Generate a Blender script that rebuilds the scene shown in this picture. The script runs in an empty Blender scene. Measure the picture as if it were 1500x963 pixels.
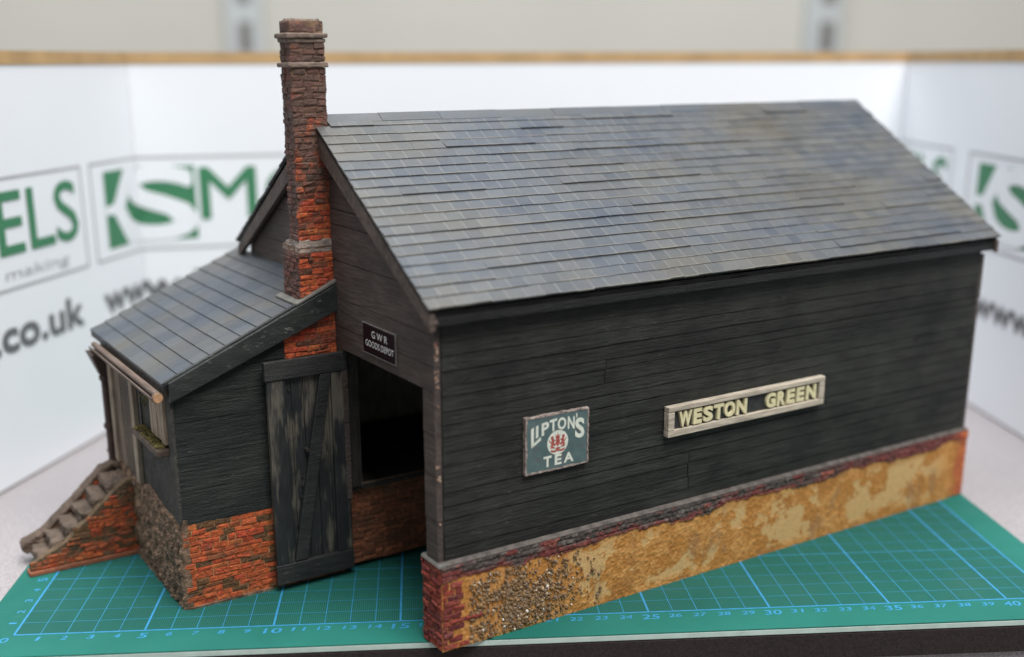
import bpy, bmesh, math, random
from math import sin, cos, pi, radians, sqrt, atan2
from mathutils import Vector, Matrix, noise

S = 0.01                      # everything below is written in centimetres
scene = bpy.context.scene
COL = scene.collection
random.seed(7)

# ------------------------------------------------------------------ camera
EYE = (16.082, -41.502, 21.416)
YAW, PITCH, ROLL, FPX = 4.166, -15.899, -0.143, 1675.755
cam = bpy.data.cameras.new("camera")
cam.sensor_width = 36.0
cam.lens = FPX / 1500.0 * 36.0
cam.shift_x = (750 - 736.343) / 1500.0
cam.shift_y = (568.596 - 481.5) / 1500.0
cam.clip_start = 0.02
cam.clip_end = 50
a, b, c = radians(YAW), radians(PITCH), radians(ROLL)
fw = Vector((sin(a) * cos(b), cos(a) * cos(b), sin(b)))
rt = Vector((cos(a), -sin(a), 0))
up = rt.cross(fw)
r2 = rt * cos(c) + up * sin(c)
u2 = -rt * sin(c) + up * cos(c)
M = Matrix((r2, u2, -fw)).transposed().to_4x4()
M.translation = Vector(EYE) * S
camo = bpy.data.objects.new("camera", cam)
camo.matrix_world = M
COL.objects.link(camo)
scene.camera = camo
cam.dof.use_dof = True
cam.dof.focus_distance = 46.0 * S
cam.dof.aperture_fstop = 4.1

# ------------------------------------------------------------------ light
scene.view_settings.view_transform = 'Standard'
scene.view_settings.look = 'None'
scene.view_settings.gamma = 1
scene.view_settings.exposure = 0
world = bpy.data.worlds.new("World")
scene.world = world
world.use_nodes = True
bg = world.node_tree.nodes["Background"]
bg.inputs[0].default_value = (0.93, 0.96, 1.0, 1)
bg.inputs[1].default_value = 0.33


def area(name, loc, target, size, power, col):
    l = bpy.data.lights.new(name, 'AREA')
    l.shape = 'RECTANGLE'
    l.size, l.size_y = size
    l.energy = power
    l.color = col
    o = bpy.data.objects.new(name, l)
    o.location = Vector(loc) * S
    d = Vector(target) - Vector(loc)
    o.rotation_euler = d.to_track_quat('-Z', 'Y').to_euler()
    COL.objects.link(o)


area("overhead_light", (60, -70, 150), (22, 10, 5), (0.9, 0.6), 30, (1.0, 0.97, 0.93))
area("overhead_light", (18, -5, 190), (22, 34, 8), (1.5, 0.9), 31, (0.97, 0.98, 1.0))

area("overhead_light", (0, 70, 190), (20, 10, 10), (1.6, 0.9), 22, (0.93, 0.97, 1.0))  # extra lamp added behind the model to put a sheen on the roof

# ------------------------------------------------------------------ materials


class N:
    """small node-graph helper"""

    def __init__(s, name, rough=0.6, spec=0.5):
        s.m = bpy.data.materials.new(name)
        s.m.use_nodes = True
        s.t = s.m.node_tree
        s.bsdf = s.t.nodes["Principled BSDF"]
        s.bsdf.inputs['Roughness'].default_value = rough
        s.bsdf.inputs['Specular IOR Level'].default_value = spec
        s.tc = s.t.nodes.new('ShaderNodeTexCoord')

    def put(s, sock, v):
        if isinstance(v, (int, float)):
            sock.default_value = v
        elif isinstance(v, tuple):
            sock.default_value = v if len(v) == len(sock.default_value) else (*v, 1)
        else:
            s.t.links.new(v, sock)

    def pos(s, scale=(1, 1, 1), loc=(0, 0, 0), rot=(0, 0, 0)):
        n = s.t.nodes.new('ShaderNodeMapping')
        s.t.links.new(s.tc.outputs['Object'], n.inputs[0])
        n.inputs['Scale'].default_value = [k / S for k in scale]
        n.inputs['Location'].default_value = loc
        n.inputs['Rotation'].default_value = rot
        return n.outputs[0]

    def noise(s, scale=1.0, aniso=(1, 1, 1), detail=4, rough=0.55, loc=(0, 0, 0), dist=0.0):
        n = s.t.nodes.new('ShaderNodeTexNoise')
        s.t.links.new(s.pos(aniso, loc), n.inputs['Vector'])
        n.inputs['Scale'].default_value = scale
        n.inputs['Detail'].default_value = detail
        n.inputs['Roughness'].default_value = rough
        n.inputs['Distortion'].default_value = dist
        return n.outputs[0]

    def vor(s, scale=1.0, out=0, aniso=(1, 1, 1)):
        n = s.t.nodes.new('ShaderNodeTexVoronoi')
        s.t.links.new(s.pos(aniso), n.inputs['Vector'])
        n.inputs['Scale'].default_value = scale
        return n.outputs[out]

    def island(s):
        n = s.t.nodes.new('ShaderNodeNewGeometry')
        return n.outputs['Random Per Island']

    def ramp(s, fac, stops, const=False):
        n = s.t.nodes.new('ShaderNodeValToRGB')
        cr = n.color_ramp
        if const:
            cr.interpolation = 'CONSTANT'
        while len(cr.elements) < len(stops):
            cr.elements.new(0.5)
        for e, (p, col) in zip(cr.elements, stops):
            e.position = p
            if isinstance(col, (int, float)):
                col = (col, col, col)
            e.color = (*col, 1)
        s.put(n.inputs[0], fac)
        return n.outputs[0]

    def mix(s, fac, A, B, mode='MIX'):
        n = s.t.nodes.new('ShaderNodeMix')
        n.data_type = 'RGBA'
        n.blend_type = mode
        s.put(n.inputs[0], fac)
        s.put(n.inputs[6], A)
        s.put(n.inputs[7], B)
        return n.outputs[2]

    def math(s, op, A, B=0.0, C=0.0):
        n = s.t.nodes.new('ShaderNodeMath')
        n.operation = op
        s.put(n.inputs[0], A)
        s.put(n.inputs[1], B)
        s.put(n.inputs[2], C)
        return n.outputs[0]

    def sep(s, i):
        n = s.t.nodes.new('ShaderNodeSeparateXYZ')
        s.t.links.new(s.pos(), n.inputs[0])
        return n.outputs[i]

    def attr(s, name):
        n = s.t.nodes.new('ShaderNodeAttribute')
        n.attribute_name = name
        return n.outputs['Color'], n.outputs['Fac']

    def bump(s, h, dist=0.03, strength=1.0, prev=None):
        n = s.t.nodes.new('ShaderNodeBump')
        n.inputs['Strength'].default_value = strength
        n.inputs['Distance'].default_value = dist * S
        s.put(n.inputs['Height'], h)
        if prev is not None:
            s.t.links.new(prev, n.inputs['Normal'])
        return n.outputs[0]

    def done(s, col=None, rough=None, normal=None):
        if col is not None:
            s.put(s.bsdf.inputs['Base Color'], col)
        if rough is not None:
            s.put(s.bsdf.inputs['Roughness'], rough)
        if normal is not None:
            s.put(s.bsdf.inputs['Normal'], normal)
        return s.m


def plain(name, col, rough=0.6, var=0.12, scale=2.0, bump=0.006, bscale=12.0, spec=0.4):
    n = N(name, rough, spec)
    f = n.noise(scale, detail=5)
    lo = tuple(k * (1 - var) for k in col)
    hi = tuple(min(1, k * (1 + var)) for k in col)
    cc = n.ramp(f, [(0.3, lo), (0.7, hi)])
    return n.done(cc, None, n.bump(n.noise(bscale, detail=4), bump) if bump else None)


def timber(name, dark, light, grain, rough=0.6, fleck=(0.16, 0.16, 0.15), fleckamt=0.645, bump=0.075, spec=0.35):
    """weather-stained painted wood; grain = stretch of the noise per axis"""
    n = N(name, rough, spec)
    big = n.noise(0.28, (1, 1, 1.6), 5, 0.65)
    g = n.noise(4.6, grain, 6, 0.68)
    base = n.ramp(big, [(0.32, dark), (0.68, light)])
    isl = n.island()
    base = n.mix(0.6, base, n.ramp(isl, [(0, 0.72), (0.5, 0.88), (1, 1.0)]), 'MULTIPLY')
    base = n.mix(0.75, base, n.ramp(g, [(0.33, 0.5), (0.5, 0.95), (0.68, 1.45)]), 'MULTIPLY')
    f1 = n.noise(8.0, tuple(0.45 * k + 0.15 for k in grain), 6, 0.78, (3, 1, 7))
    f2 = n.noise(0.7, (1, 1, 1), 3, 0.5, (9, 4, 2))
    fm = n.math('MULTIPLY', n.ramp(f1, [(fleckamt - 0.06, 0), (fleckamt + 0.04, 1)]), n.ramp(f2, [(0.38, 0.15), (0.6, 1)]))
    col = n.mix(fm, base, fleck)
    nb = n.bump(g, bump, 1.0)
    nb = n.bump(n.noise(13, tuple(0.5 * k + 0.4 for k in grain), 4, 0.7), 0.03, 1.0, nb)
    rr = n.ramp(n.noise(1.3, grain, 4), [(0.3, rough - 0.12), (0.7, rough + 0.12)])
    return n.done(col, rr, nb)


GX = (0.16, 1, 1.9)     # grain along building length
GY = (1, 0.16, 1.9)
GZ = (1.9, 1.9, 0.16)
MAT = {}
MAT['long'] = timber('black_tarred_boards', (0.013, 0.0145, 0.0135), (0.040, 0.042, 0.037), GX, 0.60, fleck=(0.12, 0.12, 0.11), fleckamt=0.66, spec=0.22)
MAT['gable'] = timber('brown_black_boards', (0.056, 0.042, 0.036), (0.105, 0.080, 0.070), GY, 0.62)
MAT['lean'] = timber('green_black_boards', (0.010, 0.014, 0.014), (0.034, 0.038, 0.033), GX, 0.5, fleckamt=0.68, spec=0.3)
MAT['post'] = timber('dark_post_wood', (0.022, 0.019, 0.018), (0.05, 0.043, 0.04), GZ, 0.62)
MAT['barge'] = timber('brown_bargeboard_wood', (0.078, 0.056, 0.047), (0.145, 0.109, 0.092), (1, .6, .6), 0.6)
MAT['fascia'] = timber('dark_green_fascia', (0.018, 0.022, 0.021), (0.036, 0.041, 0.038), (0.2, 1, 1), 0.45, bump=0.012)
MAT['eaves'] = timber('black_eaves_board', (0.006, 0.006, 0.006), (0.015, 0.015, 0.015), GX, 0.32, spec=0.3, fleck=(0.22, 0.15, 0.11), fleckamt=0.72)
MAT['endwall'] = timber('grey_black_render', (0.040, 0.038, 0.035), (0.075, 0.070, 0.062), (1, 1, 1), 0.8)
MAT['tan'] = timber('bare_tan_wood', (0.15, 0.112, 0.083), (0.32, 0.245, 0.185), GZ, 0.75, fleck=(0.05, 0.04, 0.03), fleckamt=0.62)
MAT['brownboard'] = timber('dark_brown_boarding', (0.07, 0.05, 0.037), (0.14, 0.105, 0.078), GZ, 0.8)
MAT['tan_light'] = timber('pale_tan_wood', (0.26, 0.20, 0.15), (0.46, 0.37, 0.285), GZ, 0.8, fleck=(0.08, 0.06, 0.045), fleckamt=0.66)
MAT['gutter'] = timber('pinkish_brown_gutter', (0.115, 0.079, 0.061), (0.21, 0.152, 0.122), GY, 0.6)
MAT['rust'] = plain('rust_brown_pipe', (0.060, 0.034, 0.028), 0.55, 0.4, 3, 0.02, 14)
MAT['inner'] = timber('interior_wood', (0.02, 0.018, 0.016), (0.05, 0.044, 0.038), GZ, 0.7)

MAT['inner_pale'] = timber('brightened_interior_boards', (0.30, 0.285, 0.24), (0.46, 0.44, 0.37), GZ, 0.8)  # boards coloured paler to make up for the little light inside
# door wood with bare worn patches
n = N('worn_door_paint', 0.5, 0.35)
g = n.noise(6.0, GZ, 5, 0.6)
base = n.ramp(n.noise(0.5, (1, 1, .6), 4), [(0.3, (0.014, 0.016, 0.018)), (0.7, (0.036, 0.037, 0.038))])
base = n.mix(0.6, base, n.ramp(g, [(0.3, 0.6), (0.7, 1.3)]), 'MULTIPLY')
w = n.noise(0.62, (1.3, 1, 0.36), 4, 0.6, (1.7, 0, 2.55))
w = n.math('ADD', w, n.math('MULTIPLY', g, 0.16))
patch = n.ramp(w, [(0.595, 0), (0.68, 1)])
wc = n.ramp(g, [(0.3, (0.065, 0.060, 0.048)), (0.7, (0.13, 0.118, 0.094))])
MAT['doorrail'] = timber('black_door_rail', (0.020, 0.021, 0.022), (0.045, 0.045, 0.044), GX, 0.45, bump=0.025)
MAT['door'] = n.done(n.mix(patch, base, wc), n.ramp(patch, [(0, 0.45), (1, 0.75)]), n.bump(g, 0.03))


def brickmat(name, tones, dirt, dirtcol=(0.045, 0.034, 0.024), zfade=None, rough=0.68):
    n = N(name, rough, 0.35)
    cc = n.ramp(n.island(), tones)
    v = n.noise(5.5, (1, 1, 1), 5, 0.65)
    cc = n.mix(0.85, cc, n.ramp(v, [(0.3, 0.42), (0.7, 1.4)]), 'MULTIPLY')
    hl = n.ramp(n.noise(8, (1, 1, 2.2), 4, 0.6, (4, 4, 9)), [(0.60, 0), (0.72, 0.55)])
    cc = n.mix(hl, cc, (0.46, 0.26, 0.13))
    d = n.noise(1.1, (1, 1, 1), 6, 0.7, (2, 5, 1))
    if zfade:
        zr = n.t.nodes.new('ShaderNodeMapRange')
        n.put(zr.inputs[0], n.sep(2))
        zr.inputs[1].default_value, zr.inputs[2].default_value = zfade[0], zfade[1]
        zr.inputs[3].default_value, zr.inputs[4].default_value = zfade[2], zfade[3]
        d = n.math('ADD', d, zr.outputs[0])
    cc = n.mix(n.ramp(d, [(dirt, 0), (dirt + 0.17, 0.92)]), cc, dirtcol)
    nb = n.bump(n.noise(6, detail=6, rough=0.65), 0.11)
    return n.done(cc, n.ramp(v, [(0.3, rough - .15), (0.7, rough + .15)]), nb)


T_OR = [(0, (0.10, 0.055, 0.028)), (0.17, (0.16, 0.075, 0.03)), (0.28, (0.42, 0.082, 0.028)), (0.6, (0.52, 0.112, 0.034)), (0.85, (0.44, 0.066, 0.028)), (1, (0.58, 0.17, 0.05))]
T_CH = [(0, (0.10, 0.045, 0.03)), (0.25, (0.26, 0.06, 0.03)), (0.45, (0.50, 0.11, 0.035)), (0.7, (0.42, 0.06, 0.03)), (1, (0.60, 0.17, 0.05))]
T_RD = [(0, (0.13, 0.03, 0.03)), (0.4, (0.20, 0.035, 0.03)), (0.75, (0.34, 0.06, 0.035)), (1, (0.17, 0.05, 0.05))]
MAT['brick'] = brickmat('orange_brick', T_OR, 0.53, (0.095, 0.056, 0.033))
MAT['brick_chim'] = brickmat('sooty_chimney_brick', T_CH, 0.49, (0.105, 0.068, 0.055), (15.0, 20.0, -0.03, 0.24))
MAT['brick_side'] = brickmat('shaded_dirty_brick', [(0, (0.10, 0.055, 0.045)), (0.6, (0.16, 0.075, 0.06)), (1, (0.22, 0.08, 0.06))], 0.52, (0.085, 0.065, 0.058), (10, 21, -0.05, 0.1))  # side faces: dirt plus the shade on them, mixed into the brick colour
MAT['brick_moss'] = brickmat('mossy_brick', T_OR, 0.43, (0.085, 0.062, 0.036))
MAT['brick_red'] = brickmat('dark_red_brick', T_RD, 0.6)
MAT['brick_in'] = brickmat('brown_platform_brick', [(0, (0.16, 0.07, 0.04)), (1, (0.34, 0.12, 0.06))], 0.55, (0.07, 0.04, 0.025))
MAT['mortar'] = plain('tan_mortar', (0.36, 0.19, 0.085), 0.8, 0.4, 3, 0.03, 10)
MAT['mortar_dk'] = plain('sooty_mortar', (0.19, 0.115, 0.072), 0.85, 0.4, 3, 0.03, 10)
MAT['mortar_moss'] = plain('mossy_mortar', (0.115, 0.078, 0.045), 0.9, 0.55, 2.2, 0.06, 9)
MAT['mortar_red'] = plain('ochre_mortar', (0.30, 0.17, 0.07), 0.8, 0.4, 3, 0.03, 10)
MAT['stone'] = plain('grey_brown_stone', (0.105, 0.076, 0.057), 0.8, 0.45, 1.6, 0.05, 7)
MAT['coping'] = plain('brown_grey_coping', (0.105, 0.074, 0.054), 0.8, 0.55, 1.6, 0.06, 7)
MAT['collar'] = plain('weathered_collar_tile', (0.17, 0.125, 0.10), 0.7, 0.45, 2.2, 0.03, 9)
MAT['flaunch'] = plain('grey_flaunching', (0.27, 0.22, 0.19), 0.8, 0.4, 2.5, 0.04, 9)
MAT['lead'] = plain('grey_lead_flashing', (0.15, 0.145, 0.13), 0.5, 0.3, 2, 0.012, 9)
MAT['dirt'] = plain('rough_brown_earth', (0.17, 0.108, 0.072), 0.9, 0.7, 2.4, 0.09, 9)
MAT['moss'] = plain('olive_moss', (0.15, 0.125, 0.04), 0.95, 0.6, 5, 0.08, 14)
MAT['glass'] = plain('dusty_dark_pane', (0.050, 0.050, 0.043), 0.85, 0.4, 2, 0.004, 6, 0.15)
MAT['brass'] = plain('dark_iron_knob', (0.03, 0.028, 0.026), 0.35, 0.2)


def slate(name, joints):
    n = N(name, 0.46, 0.5)
    big = n.noise(0.16, (0.8, 1.3, 1.3), 5, 0.6, (4.3, 0, 0))
    mid = n.noise(0.55, (0.35, 1, 1), 5, 0.6, (1, 6, 3))
    cc = n.ramp(big, [(0.30, (0.052, 0.063, 0.082)), (0.46, (0.073, 0.082, 0.094)), (0.60, (0.082, 0.084, 0.082)), (0.76, (0.066, 0.060, 0.051))])
    cc = n.mix(0.65, cc, n.ramp(mid, [(0.32, (0.72, 0.78, 0.90)), (0.5, (1, 1, 1)), (0.70, (1.14, 1.03, 0.88))]), 'MULTIPLY')
    cc = n.mix(0.8, cc, n.ramp(n.island(), [(0, (0.74, 0.78, 0.84)), (0.3, (0.93, 0.95, 0.99)), (0.7, (1.03, 1.02, 0.98)), (1, (1.22, 1.21, 1.18))]), 'MULTIPLY')
    fine = n.noise(14, (1, 1, 1), 5, 0.7)
    cc = n.mix(0.5, cc, n.ramp(fine, [(0.3, 0.75), (0.7, 1.2)]), 'MULTIPLY')
    if joints:
        uvn = n.t.nodes.new('ShaderNodeUVMap')
        uvn.uv_map = 'slate'
        sp_ = n.t.nodes.new('ShaderNodeSeparateXYZ')
        n.t.links.new(uvn.outputs[0], sp_.inputs[0])
        ed = n.math('ABSOLUTE', n.math('SUBTRACT', sp_.outputs[0], 0.5))
        jl = n.math('MULTIPLY', n.ramp(ed, [(0.458, 0), (0.48, 1)]), n.ramp(n.noise(0.9, detail=4, loc=(6, 1, 2)), [(0.33, 0.2), (0.58, 0.9)]))
        mr = n.t.nodes.new('ShaderNodeMapRange')
        n.put(mr.inputs[0], n.sep(0))
        mr.inputs[1].default_value, mr.inputs[2].default_value = 13.0, 25.0
        mr.inputs[3].default_value, mr.inputs[4].default_value = 0.8, 0.2
        jl = n.math('MULTIPLY', jl, mr.outputs[0])
        cc = n.mix(jl, cc, (0.19, 0.19, 0.18))
        le = n.math('MULTIPLY', n.ramp(sp_.outputs[1], [(0.03, 1), (0.09, 0)]), n.ramp(n.noise(1.1, (0.4, 1, 1), 4, 0.6, (2, 2, 8)), [(0.42, 0), (0.6, 0.75)]))
        cc = n.mix(le, cc, (0.20, 0.185, 0.15))
    st = n.noise(0.42, (1, 1, 1), 6, 0.7, (7.7, 2, 5))
    cc = n.mix(n.ramp(st, [(0.62, 0), (0.74, 0.55)]), cc, (0.085, 0.070, 0.052))
    rr = n.ramp(n.noise(1.2, (0.5, 1, 1), 5), [(0.3, 0.36), (0.7, 0.58)])
    return n.done(cc, rr, n.bump(fine, 0.012))


MAT['slate'] = slate('weathered_blue_grey_slate', True)
MAT['slate_plain'] = slate('weathered_slate_strip', False)
MAT['slate_bed'] = plain('pale_scored_card', (0.24, 0.235, 0.215), 0.7, 0.3, 2, 0.0)

# plinth render (colours come from a painted colour attribute: the ochre, bald and brick areas of the model)
n = N('ochre_render', 0.72, 0.3)
ac, af = n.attr('paint')
v = n.noise(9, detail=6, rough=0.7)
v2 = n.noise(26, detail=4, rough=0.7)
cc = n.mix(0.7, ac, n.ramp(v, [(0.3, 0.74), (0.7, 1.22)]), 'MULTIPLY')
cc = n.mix(0.7, cc, n.ramp(v2, [(0.35, 0.6), (0.65, 1.35)]), 'MULTIPLY')
sp = n.ramp(n.noise(7, detail=3, rough=0.8, loc=(5, 5, 5)), [(0.70, 0), (0.76, 0.6)])
cc = n.mix(sp, cc, (0.50, 0.42, 0.30))
MAT['render'] = n.done(cc, None, n.bump(v, 0.022))

n = N('mixed_gravel', 0.85, 0.2)
cc = n.ramp(n.island(), [(0, (0.12, 0.072, 0.038)), (0.3, (0.21, 0.132, 0.068)), (0.55, (0.32, 0.195, 0.085)), (0.72, (0.18, 0.135, 0.105)), (0.97, (0.36, 0.25, 0.145)), (0.992, (0.74, 0.70, 0.62))])
MAT['gravel'] = n.done(n.mix(0.6, cc, n.ramp(n.noise(12, detail=4), [(0.3, 0.7), (0.7, 1.2)]), 'MULTIPLY'), None, n.bump(n.noise(16), 0.02))

# cutting mat: green with a millimetre weave inside the printed grid
n = N('green_mat_surface', 0.6, 0.18)
x, y = n.sep(0), n.sep(1)
sx = n.math('SINE', n.math('MULTIPLY', n.math('ADD', x, y), 2 * pi / 0.17))
sy = n.math('SINE', n.math('MULTIPLY', n.math('SUBTRACT', x, y), 2 * pi / 0.17))
wv = n.math('MULTIPLY', sx, sy)
inside = n.math('MULTIPLY', n.math('MULTIPLY', n.math('GREATER_THAN', x, 0.0), n.math('LESS_THAN', x, 42.0)),
                n.math('MULTIPLY', n.math('GREATER_THAN', y, 0.0), n.math('LESS_THAN', y, 27.0)))
wm = n.math('MULTIPLY', inside, n.ramp(wv, [(-0.25, 0.12), (0.35, 0.97)]))
green = n.ramp(n.noise(0.12, detail=4), [(0.35, (0.012, 0.120, 0.097)), (0.65, (0.018, 0.152, 0.122))])
dull = n.ramp(n.noise(0.3, detail=4, loc=(3, 3, 0)), [(0.55, 0), (0.75, 0.4)])
cc = n.mix(wm, green, n.mix(dull, (0.010, 0.048, 0.040), (0.048, 0.048, 0.032)))
scr = n.ramp(n.noise(2.0, (0.3, 3, 1), 5, 0.7), [(0.66, 0), (0.72, 0.10)])
cc = n.mix(scr, cc, (0.4, 0.5, 0.45))
MAT['mat'] = n.done(cc, n.ramp(n.noise(0.8, detail=5), [(0.3, 0.55), (0.7, 0.75)]), n.bump(n.noise(20, detail=2), 0.006))
MAT['matline'] = plain('sky_blue_print', (0.030, 0.225, 0.43), 0.55, 0.18, 3, 0)
MAT['matcore'] = plain('pale_mat_core', (0.48, 0.60, 0.55), 0.6, 0.1, 2, 0.004)

# table laminate
n = N('speckled_grey_laminate', 0.5, 0.4)
f = n.noise(9, detail=3, rough=0.8)
cc = n.ramp(f, [(0.3, (0.20, 0.178, 0.186)), (0.5, (0.31, 0.285, 0.293)), (0.7, (0.46, 0.43, 0.44))])
MAT['table'] = n.done(cc, None, n.bump(f, 0.006))
n = N('dark_brown_edging', 0.7, 0.3)
f = n.noise(10, detail=4, rough=0.8)
MAT['edge'] = n.done(n.ramp(f, [(0.3, (0.012, 0.009, 0.009)), (0.7, (0.042, 0.030, 0.030))]), None, n.bump(f, 0.02))

MAT['card'] = plain('white_card', (0.81, 0.84, 0.885), 0.6, 0.015, 0.1, 0.0)
MAT['fluted'] = plain('brown_card_edge', (0.46, 0.30, 0.145), 0.8, 0.15, 0.6, 0.02)
MAT['fluted_shadow'] = plain('shadow_toned_card_edge', (0.20, 0.155, 0.12), 0.8, 0.15, 0.6, 0.02)  # dark tone paints the thin shadow along the foot of the board
MAT['ink_green'] = plain('green_ink', (0.048, 0.21, 0.105), 0.6, 0.05, 1, 0)
MAT['ink_grey'] = plain('dark_grey_ink', (0.14, 0.145, 0.155), 0.6, 0.05, 1, 0)
MAT['ink_line'] = plain('pale_grey_ink', (0.40, 0.41, 0.43), 0.6, 0.05, 1, 0)
MAT['ink_white'] = plain('white_ink', (0.81, 0.84, 0.885), 0.6, 0.02, 1, 0)
MAT['wall'] = plain('beige_wall_paint', (0.52, 0.51, 0.46), 0.8, 0.05, 0.02, 0)
MAT['upright'] = plain('blue_grey_steel', (0.47, 0.50, 0.50), 0.5, 0.05, 0.1, 0)
MAT['slot'] = plain('dark_slot', (0.17, 0.165, 0.155), 0.7, 0.1)
MAT['floor'] = plain('pinkish_grey_floor', (0.30, 0.26, 0.255), 0.8, 0.1, 0.2, 0)

n = N('teal_enamel', 0.45, 0.4)
f = n.noise(1.6, detail=6, rough=0.7)
cc = n.ramp(f, [(0.3, (0.058, 0.100, 0.104)), (0.55, (0.085, 0.135, 0.138)), (0.75, (0.14, 0.175, 0.17))])
cc = n.mix(n.ramp(n.noise(2.4, detail=5, rough=0.8, loc=(2, 8, 4)), [(0.54, 0), (0.66, 0.85)]), cc, (0.11, 0.080, 0.082))
MAT['enamel'] = n.done(cc)
MAT['enamel_rim'] = plain('chipped_rim', (0.27, 0.22, 0.20), 0.7, 0.75, 6, 0.02, 12)
MAT['enamel_white'] = plain('off_white_enamel', (0.62, 0.66, 0.58), 0.5, 0.12, 4, 0)
MAT['crest_red'] = plain('brick_red_print', (0.36, 0.085, 0.068), 0.55, 0.3, 8, 0)
MAT['cream'] = plain('cream_letter_paint', (0.68, 0.615, 0.38), 0.5, 0.15, 4, 0.012, 12)
MAT['frame_wood'] = timber('pale_frame_wood', (0.44, 0.38, 0.30), (0.60, 0.53, 0.43), GX, 0.7, fleck=(0.2, 0.14, 0.09), fleckamt=0.72, bump=0.015)
MAT['sign_black'] = plain('matt_black_board', (0.028, 0.03, 0.029), 0.6, 0.3, 3, 0.008)
MAT['plate'] = plain('maroon_black_plate', (0.013, 0.004, 0.006), 0.5, 0.2, 2, 0, 12, 0.15)
MAT['plate_edge'] = plain('pale_paper_edge', (0.16, 0.145, 0.14), 0.6, 0.3, 4, 0)
MAT['plate_text'] = plain('white_print', (0.80, 0.78, 0.77), 0.6, 0.04, 4, 0)
n = N('torn_paper', 0.8, 0.3)
MAT['chip'] = n.done(n.ramp(n.island(), [(0, (0.30, 0.10, 0.075)), (0.4, (0.42, 0.24, 0.16)), (1, (0.50, 0.40, 0.32))]))

# ------------------------------------------------------------------ mesh helpers


class MB:
    def __init__(s):
        s.v, s.f = [], []

    def poly(s, pts):
        i = len(s.v)
        s.v += [tuple(p) for p in pts]
        s.f.append(tuple(range(i, i + len(pts))))

    def hexa(s, b, t):
        """b, t: two quads of 4 points, same winding (b seen from t: counter-clockwise)"""
        i = len(s.v)
        s.v += [tuple(p) for p in b] + [tuple(p) for p in t]
        s.f += [(i + 3, i + 2, i + 1, i), (i + 4, i + 5, i + 6, i + 7)]
        for k in range(4):
            j = (k + 1) % 4
            s.f.append((i + k, i + j, i + 4 + j, i + 4 + k))

    def box(s, x0, x1, y0, y1, z0, z1, j=0.0):
        R = lambda: random.uniform(-j, j)
        q = lambda z: [(x0 + R(), y0 + R(), z + R()), (x1 + R(), y0 + R(), z + R()), (x1 + R(), y1 + R(), z + R()), (x0 + R(), y1 + R(), z + R())]
        s.hexa(q(z0), q(z1))

    def prism(s, pts, d):
        """closed polygon pts (3D) extruded by vector d"""
        n = len(pts)
        i = len(s.v)
        s.v += [tuple(p) for p in pts] + [tuple(Vector(p) + Vector(d)) for p in pts]
        s.f.append(tuple(range(i + n - 1, i - 1, -1)))
        s.f.append(tuple(range(i + n, i + 2 * n)))
        for k in range(n):
            j = (k + 1) % n
            s.f.append((i + k, i + j, i + n + j, i + n + k))

    def tube(s, p0, p1, r, seg=12, r1=None):
        p0, p1 = Vector(p0), Vector(p1)
        d = (p1 - p0).normalized()
        A = d.orthogonal().normalized()
        B = d.cross(A)
        r1 = r if r1 is None else r1
        i = len(s.v)
        for k in range(seg):
            t = 2 * pi * k / seg
            o = A * cos(t) + B * sin(t)
            s.v += [tuple(p0 + o * r), tuple(p1 + o * r1)]
        for k in range(seg):
            j = (k + 1) % seg
            s.f.append((i + 2 * k, i + 2 * j, i + 2 * j + 1, i + 2 * k + 1))
        s.f.append(tuple(i + 2 * k for k in range(seg - 1, -1, -1)))
        s.f.append(tuple(i + 2 * k + 1 for k in range(seg)))

    def mesh(s, name, mat):
        me = bpy.data.meshes.new(name)
        me.from_pydata([(x * S, y * S, z * S) for x, y, z in s.v], [], s.f)
        bm = bmesh.new()
        bm.from_mesh(me)
        bmesh.ops.recalc_face_normals(bm, faces=bm.faces)
        bm.to_mesh(me)
        bm.free()
        me.materials.append(mat)
        return me

    def build(s, name, mat, parent=None, bevel=0.0, smooth=False):
        if isinstance(mat, str):
            mat = MAT[mat]
        me = s.mesh(name, mat)
        if smooth:
            for p in me.polygons:
                p.use_smooth = True
        o = bpy.data.objects.new(name, me)
        COL.objects.link(o)
        if parent is not None:
            o.parent = parent
        if bevel:
            m = o.modifiers.new("bevel", 'BEVEL')
            m.width = bevel * S
            m.segments = 2
            m.limit_method = 'ANGLE'
        return o


def rough(o, strength, size, levels=3):
    """hand-modelled surface: dense mesh pushed about by cloud noise"""
    sub = o.modifiers.new('dense', 'SUBSURF')
    sub.subdivision_type = 'SIMPLE'
    sub.levels = sub.render_levels = levels
    tx = bpy.data.textures.new('clouds', 'CLOUDS')
    tx.noise_scale = size * S
    tx.noise_depth = 3
    dm = o.modifiers.new('knocks', 'DISPLACE')
    dm.texture = tx
    dm.texture_coords = 'LOCAL'
    dm.strength = strength * S
    dm.mid_level = 0.5
    return o


def B1(name, mat, parent, x0, x1, y0, y1, z0, z1, bevel=0.03, j=0.0):
    m = MB()
    m.box(x0, x1, y0, y1, z0, z1, j)
    return m.build(name, mat, parent, bevel)


def thing(name, label, cat, loc=(0, 0, 0), rz=0.0):
    o = bpy.data.objects.new(name, None)
    o.empty_display_size = 0.01
    o.location = Vector(loc) * S
    o.rotation_euler = (0, 0, rz)
    COL.objects.link(o)
    o['label'], o['category'] = label, cat
    return o


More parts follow.
